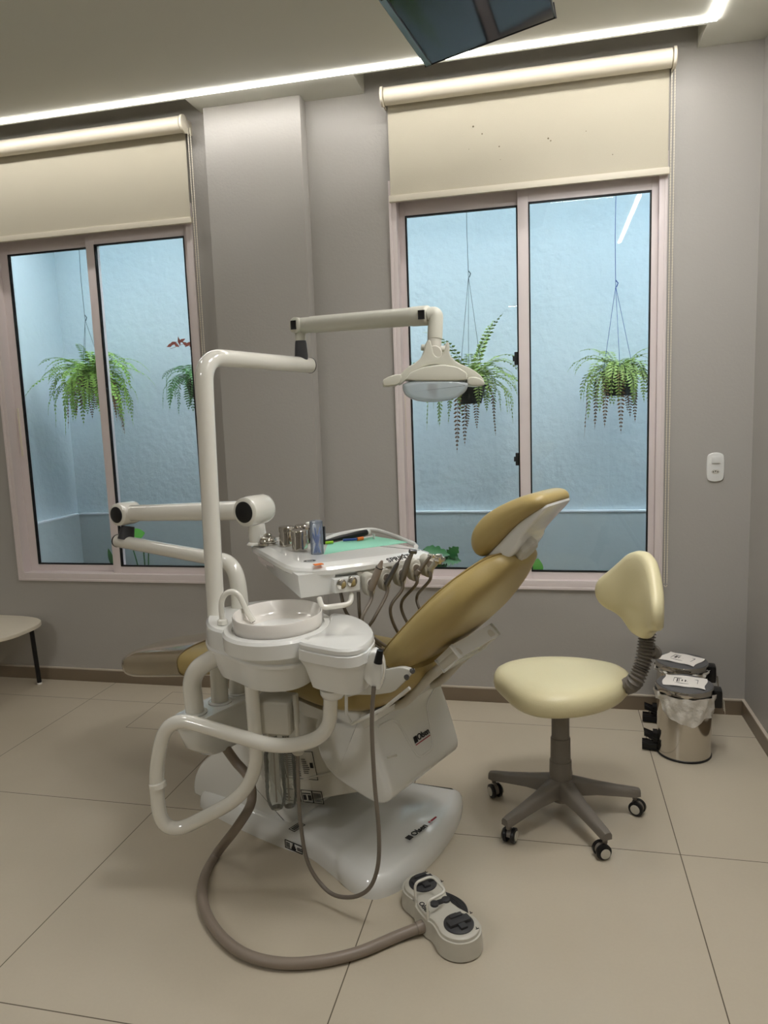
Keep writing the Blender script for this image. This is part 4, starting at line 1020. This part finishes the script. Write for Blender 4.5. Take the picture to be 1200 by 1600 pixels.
for sx_ in (-1, 1):
    c = FC(hl*sx_, 0, .064)
    bm = NB(); lathe(bm, [(.040, 0), (.040, .003), (.037, .005)], c, n=32); pb_ = part('rubber_button', bm, M_dgrey, ped)
    bm = NB()
    obox(bm, c+V((0, 0, .009)), fa*.012, fb*.032, V((0, 0, .005)), .003); obox(bm, c+V((0, 0, .008)), fa*.030, fb*.010, V((0, 0, .004)), .003)
    obox(bm, c+V((0, 0, .012))-fa*.015, fa*.006, fb*.018, V((0, 0, .006)), .003); part('button_cross', bm, M_dgrey, pb_)
    bm = NB(); decal(bm, FC(hl*sx_+.038*sx_, .028, .0628), fb*.010, -fa*.008, [(0, 0, 1, .2), (.4, 0, .6, 1)], .0012)
    decal(bm, FC(hl*sx_-.02*sx_, .048, .0628), fb*.008, -fa*.008, [(0, 0, 1, .2), (.4, 0, .6, 1)], .0012); part('button_mark', bm, M_ink, ped)
bm = NB()
bo_ = [V((.0 + math.cos(a)*.010, math.sin(a)*.012)) for a in [2*PI*k/12 for k in range(12)]]
for d in (-.018, .018): lathe(bm, [(.0115, 0), (.0115, .006), (.008, .008)], FC(0, d, .064), n=18)
obox(bm, FC(0, 0, .067), fa*.007, fb*.018, V((0, 0, .003)), .002); part('rocker_button', bm, M_dgrey, ped)
sg = [V((x, .040+.034*math.cos(x/.075*PI/2)-.0)) for x in [(-.072+.144*k/14) for k in range(15)]]
sg += [V((.03, .038)), V((0, .030)), V((-.03, .038))]
bm = NB(); rings(bm, [[FC(p.x, p.y+.002, z) for p in sg] for z in (.030, .040)])
for j in range(5):
    tube(bm, [FC(x, .0415+.033*math.cos(x/.075*PI/2)*(.12+.2*j), .0405) for x in [(-.070+.14*k/12) for k in range(13)]], .0020, 6)
part('side_pedal', bm, M_dgrey, ped)
bm = NB()
g0 = FC(-.050, -.050, .05); g1 = FC(.030, -.056, .05)
tube(bm, bend([g0, g0+V((0, 0, .060)), g0+V((0, 0, .064))+fb*.055+fa*.0, g1+V((0, 0, .064))+fb*.060, g1+V((0, 0, .058)), g1], [.016, .022, .022, .016], 6), .0038, 12); part('wire_guard', bm, M_white, ped)
bm = text_bm('Olsen', .020, FC(-.004, -.047, .0644), fa, fb, .0005, .0003)
if V(fa).cross(fb).z < 0:
    bm.free(); bm = text_bm('Olsen', .020, FC(-.004, -.047, .0644), -fa, fb, .0005, .0003)
part('maker_name', bm, M_ink, ped)
ho = [FC(.012, -.060, .025)]+[G(x, y, .016) for x, y in ((620, 1463), (560, 1488), (500, 1502), (440, 1505), (385, 1492), (345, 1462), (320, 1420), (318, 1375), (338, 1335))]
ho += [Yp(372, 1290, 1.93), Yp(393, 1252, 1.99), Yp(388, 1215, 2.01), Yp(368, 1190, 2.03), Yp(350, 1165, 2.04)]
bm = NB(); tube(bm, spline(ho, 8), [.0148, .0148], 16); o = part('supply_hose', bm, M_hose2, ped)
bm = NB(); d_ = (ho[1]-ho[0]).normalized(); tube(bm, [ho[0]-d_*.004, ho[0]+d_*.02], .0165, 16); part('hose_ferrule', bm, M_hose2, ped)

# ================================================================== STOOL
sc0 = V((.028, 2.43, 0)); stool = thing('dental_stool', 'low stool with cream vinyl seat and curved backrest on five grey legs', 'stool', sc0)
FS = V((-.9, -.43, 0)).normalized(); FT = V((-FS.y, FS.x, 0))     # forward, sideways
a0 = math.radians(157)
for k in range(5):
    a = a0+2*PI*k/5+(.0); d = V((math.cos(a), math.sin(a), 0)); sd = V((-d.y, d.x, 0))
    R = []
    for (x, hw, z0_, z1_) in ((.015, .030, .075, .150), (.05, .026, .085, .140), (.12, .021, .082, .122), (.20, .018, .072, .104), (.255, .0165, .064, .094), (.272, .014, .066, .090)):
        R.append([sc0+d*x+sd*(y*hw)+V((0, 0, z)) for y, z in ((-1, z0_), (1, z0_), (1, z1_-.010), (.7, z1_-.002), (0, z1_), (-.7, z1_-.002), (-1, z1_-.010))])
    bm = NB(); rings(bm, R); lg = part('leg', bm, M_stoolg, stool, ang=45)
    cc_ = sc0+d*.256; wa = (d*math.cos(1.0+k)+sd*math.sin(1.0+k)).normalized(); wr = V((-wa.y, wa.x, 0))
    bm = NB()
    tube(bm, [cc_+V((0, 0, .050)), cc_+V((0, 0, .072))], .008, 10)
    slab(bm, [V((math.cos(t_)*.021, math.sin(t_)*.021)) for t_ in [PI*i/10-.3 for i in range(12)]], -.013, .013, .003, lambda x, y, z: cc_+wr*(x+.010)+wa*z+V((0, 0, .027+y)))
    cs = part('caster_hood', bm, M_stoolg, lg)
    for s in (-1, 1):
        bm = NB(); lathe(bm, [(.022, -.004), (.025, -.002), (.025, .007), (.021, .009)], cc_+wr*.010+wa*(.013*s)+V((0, 0, .0255)), wa, 22); part('caster_wheel', bm, M_black, lg)
        bm = NB(); lathe(bm, [(.016, 0), (.016, .002), (.006, .003)], cc_+wr*.010+wa*(.013*s)+V((0, 0, .0255))+wa*(.0095*s), wa*s, 18); part('wheel_disc', bm, M_absg, lg)
bm = NB(); lathe(bm, [(.030, .060), (.036, .075), (.038, .155), (.037, .205)], sc0, n=28); part('hub', bm, M_stoolg, stool)
bm = NB(); lathe(bm, [(.035, .200), (.034, .205), (.033, .285), (.032, .287)], sc0, n=28); part('column_cover', bm, M_stoolg, stool)
bm = NB(); lathe(bm, [(.030, .283), (.0295, .40), (.029, .44)], sc0, n=28); part('gas_column', bm, M_stoolg, stool)
# seat: blunt in front, narrow at the back
se = [V((.225, -.02)), V((.225, .10)), V((.17, .19)), (V((.03, .215))), V((-.11, .17)), V((-.215, .075)), V((-.24, .0)), V((-.215, -.075)), V((-.11, -.17)), V((.03, -.215)), V((.17, -.19)), V((.225, -.10))]
se = chaikin(se, 3); SO = sc0+V((.015, .035, 0))
def SF(x, y, z): return SO+FS*x+FT*y+V((0, 0, z))
R = []
for d, z in ((.10, .420), (.04, .422), (.014, .430), (.003, .444), (.0, .460), (.001, .476), (.008, .490), (.022, .500), (.045, .506), (.09, .509), (.14, .510)):
    R.append([SF(p[0], p[1], z) for p in ([q*(1-d/.22) for q in se])])
bm = NB(); rings(bm, R); part('seat', bm, M_vinyl2, stool, ang=80)
bm = NB(); obox(bm, SO+V((0, 0, .418)), FS*.10, FT*.07, V((0, 0, .010)), .004); part('seat_plate', bm, M_dgrey, stool)
# bellows, knob, backrest
bpts = spline([SF(-.10, 0, .415), SF(-.19, 0, .425), Yp(988, 1068, 2.40), Yp(1003, 1040, 2.40), Yp(1010, 1005, 2.41), Yp(1012, 975, 2.42)], 10)
bm = NB(); P2, R2 = [], []
bl = bpts[14:]
N_ = 48
for i in range(N_+1):
    f = i/N_*(len(bl)-1); j = min(int(f), len(bl)-2); P2.append(bl[j].lerp(bl[j+1], f-j)); R2.append(.0285 if i % 2 else .020)
tube(bm, P2, R2, 20); part('bellows', bm, M_stoolg, stool, ang=20)
bm = NB(); obox(bm, SF(-.17, 0, .420), FS*.09, FT*.02, V((0, 0, .005)), .002); part('back_bar', bm, M_dgrey, stool)
kp = Yp(1021, 1020, 2.41)
bm = NB(); lathe(bm, [(.010, -.02), (.010, 0), (.022, .002), (.023, .012), (.018, .016)], kp, (FT*-.5-FS).normalized(), 16); part('adjusting_knob', bm, M_stoolg, stool)
BC = Yp(1004, 925, 2.40)
def bshape(v):
    """half width of the three-lobed back at height v"""
    return 0
lob = [(0, -.150), (.035, -.146), (.058, -.128), (.078, -.108), (.115, -.092), (.150, -.084), (.174, -.060), (.180, -.020), (.166, .015), (.135, .045), (.095, .085), (.055, .122), (0, .136)]
half = [V(p) for p in lob]
full = half+[V((-p.x, p.y)) for p in reversed(half[1:-1])]
full = chaikin(full, 2)
def BF(x, y, z):   # x sideways, y up, z thickness towards the sitter
    c = 1.9*x*x
    return BC+FT*x+V((0, 0, y))+FS*(z+c+.10*y*0)-FS*(.10*max(0, -y)*.0)
R = []
for sc_, z in ((.80, -.022), (.93, -.020), (.985, -.012), (1.0, .0), (.985, .012), (.94, .020), (.84, .026), (.6, .030), (.3, .032)):
    R.append([BF(p.x*sc_, (p.y+.02)*sc_-.02, z) for p in full])
bm = NB(); rings(bm, R); part('backrest', bm, M_vinyl2, stool, ang=80)

# ================================================================== PEDAL BINS
def bin_(c, label, ttl, rot, marks, liner_low):
    c = V(c); root = thing('pedal_bin', label, 'waste bin', c, 'steel pedal bins by the wall')
    r = .104; Hh = .262
    hd_ = V((math.cos(rot), math.sin(rot), 0)); sd_ = V((-hd_.y, hd_.x, 0))
    bm = NB(); lathe(bm, [(r*.985, 0), (r*1.01, .002), (r*1.01, .008), (r*.985, .010)], c, n=40); part('base_ring', bm, M_black, root)
    bm = NB(); lathe(bm, [(r*.985, .009), (r*.985, Hh), (r*.95, Hh), (r*.95, .02), (.01, .02)], c, n=48); part('bin_body', bm, M_steel, root)
    bm = NB(); lathe(bm, [(r*.99, Hh+.003), (r*1.03, Hh+.003), (r*1.035, Hh+.006), (r*1.03, Hh+.024), (r*1.0, Hh+.029), (r*.86, Hh+.033), (.01, Hh+.036)], c, n=48); lid = part('lid', bm, M_lid, root)
    bm = NB(); lathe(bm, [(r*1.036, Hh+.004), (r*1.041, Hh+.006), (r*1.038, Hh+.023), (r*1.02, Hh+.026)], c, n=48); part('lid_band', bm, M_steel, lid)
    # liner folded over the rim, ragged hem
    R = []; rnd = random.Random(ttl)
    ph = [rnd.uniform(0, 6) for _ in range(4)]
    for k in range(6):
        row = []
        for j in range(72):
            a = 2*PI*j/72; low = liner_low*(.42+.58*max(0, math.cos(a-(-1.35)))**1.0)+.010*math.sin(3*a+ph[0])+.006*math.sin(7*a+ph[1])
            low = max(low, .012)
            t_ = k/5; rr_ = r*(1.0+.05*(1-t_))+.004*math.sin(11*a+ph[2]+k)+.003*math.sin(17*a+ph[3]-k*1.3)+.004
            row.append(c+V((math.cos(a)*rr_, math.sin(a)*rr_, Hh+.004-low*t_)))
        R.append(row)
    bm = NB(); rings(bm, R, False, False); part('bin_liner', bm, M_bag, root, ang=60)
    # hinge and handle
    bm = NB(); obox(bm, c+hd_*(r+.016)+V((0, 0, Hh-.018)), hd_*.016, sd_*.030, V((0, 0, .036)), .010); hg_ = part('hinge_block', bm, M_black, root)
    bm = NB(); hw_ = c+hd_*(r+.036)+V((0, 0, Hh-.02))
    tube(bm, bend([hw_-sd_*.03, hw_-sd_*.03-V((0, 0, .055))+hd_*.006, hw_+sd_*.03-V((0, 0, .055))+hd_*.006, hw_+sd_*.03], .015, 4), .002, 8); part('wire_handle', bm, M_chrome, root)
    # pedal
    pd = -hd_
    bm = NB(); obox(bm, c+pd*(r+.022)+V((0, 0, .062)), pd*.022+V((0, 0, .008)), sd_*.022, V((0, 0, .005)), .003); obox(bm, c+pd*(r+.004)+V((0, 0, .06)), pd*.006, sd_*.02, V((0, 0, .016)), .003); part('pedal_bracket', bm, M_black, root)
    bm = NB(); obox(bm, c+pd*(r+.026)+V((0, 0, .020)), pd*.024, sd_*.022, V((0, 0, .010)), .004); part('pedal', bm, M_black, root)
    bm = NB(); tube(bm, [c+pd*(r+.01)+V((0, 0, .035)), c+pd*(r+.03)+V((0, 0, .044))], .003, 8); part('pedal_rod', bm, M_chrome, root)
    # notice
    zt_ = Hh+.0365; pr = rot-.25+marks; ex_ = V((math.cos(pr), math.sin(pr), 0)); ey_ = V((-ex_.y, ex_.x, 0))
    R = []
    for k in range(9):
        row = []
        for j in range(13):
            x, y = -.078+.156*j/12, -.062+.120*k/8
            row.append(c+ex_*(x+.004*math.sin(y*60))+ey_*(y+.003*math.sin(x*50))+V((0, 0, zt_-(x*x+y*y)*.35+.0015*math.sin(x*70+y*40)+.003)))
        R.append(row)
    top_ = R; bm = NB()
    rings(bm, [row+[p-V((0, 0, .0006)) for p in reversed(row)] for row in top_]); nt_ = part('paper_notice', bm, M_paper, root)
    bm = NB(); oo = c+V((0, 0, zt_+.0035))
    def bar(x0, y0, x1, y1): 
        q_ = [oo+ex_*x+ey_*y+V((0, 0, -(x*x+y*y)*.30)) for x, y in ((x0, y0), (x1, y0), (x1, y1), (x0, y1))]
        rings(bm, [[p-V((0, 0, .001)) for p in q_], q_])
    for x0, y0, x1, y1 in frame_rects(-.042, -.032, .048, .026, .0016): bar(x0, y0, x1, y1)
    if ttl == 1:
        bar(-.030, -.020, -.026, .016); bar(-.022, -.020, -.020, .016)
        for x0, y0, x1, y1 in ((.0, -.012, .004, .010), (.008, -.012, .012, .010), (.004, -.002, .008, .002), (.02, -.012, .024, .012), (.028, -.012, .032, .012), (.024, .006, .028, .010), (.024, -.010, .028, -.006), (-.012, -.008, -.008, .008)): bar(x0, y0, x1, y1)
    else:
        bar(-.030, -.012, -.026, .014); bar(-.024, -.012, -.021, .014); bar(-.015, -.008, -.011, .010); bar(.006, -.006, .038, .000); bar(.024, .0, .036, .004)
    part('notice_print', bm, M_ink, nt_)
bin_((.518, 2.985, 0), 'nearer steel pedal bin with white liner hanging over its rim and paper on lid', 1, -.10, .10, .105)
bin_((.552, 3.262, 0), 'farther steel pedal bin against the wall with a paper on the lid', 2, -.10, -.25, .03)

# ================================================================== SIDE TABLE
ZS = .36
tt = G(38, 985, ZS); tc_ = V((tt.x-.36, tt.y+.02, 0))
tbl = thing('side_table', 'low pale table with a rounded corner at the left edge of the room', 'table', tc_)
P = chaikin([V((-.36, -.30)), V((.36, -.30)), V((.36, .17)), V((.20, .24)), V((-.36, .24))], 0)
sq = []
for k in range(48):
    a = 2*PI*k/48; c_, s_ = math.cos(a), math.sin(a)
    sq.append(V((math.copysign(abs(c_)**(2/3.0), c_)*.36, math.copysign(abs(s_)**(2/3.0), s_)*.24)))
bm = NB(); slab(bm, sq, ZS-.022, ZS, .004, lambda x, y, z: tc_+V((x, y, z)), 3); part('tabletop', bm, M_wood, tbl)
for sx_, sy_ in ((-1, -1), (1, -1), (-1, 1), (1, 1)):
    bm = NB(); tube(bm, [tc_+V((.27*sx_, .16*sy_, 0.004)), tc_+V((.26*sx_, .15*sy_, ZS-.022))], .012, 12); lg = part('leg', bm, M_black, tbl)
    bm = NB(); lathe(bm, [(.014, 0), (.014, .008), (.010, .010)], tc_+V((.27*sx_, .16*sy_, 0)), n=14); part('leg_glide', bm, M_paper, lg)
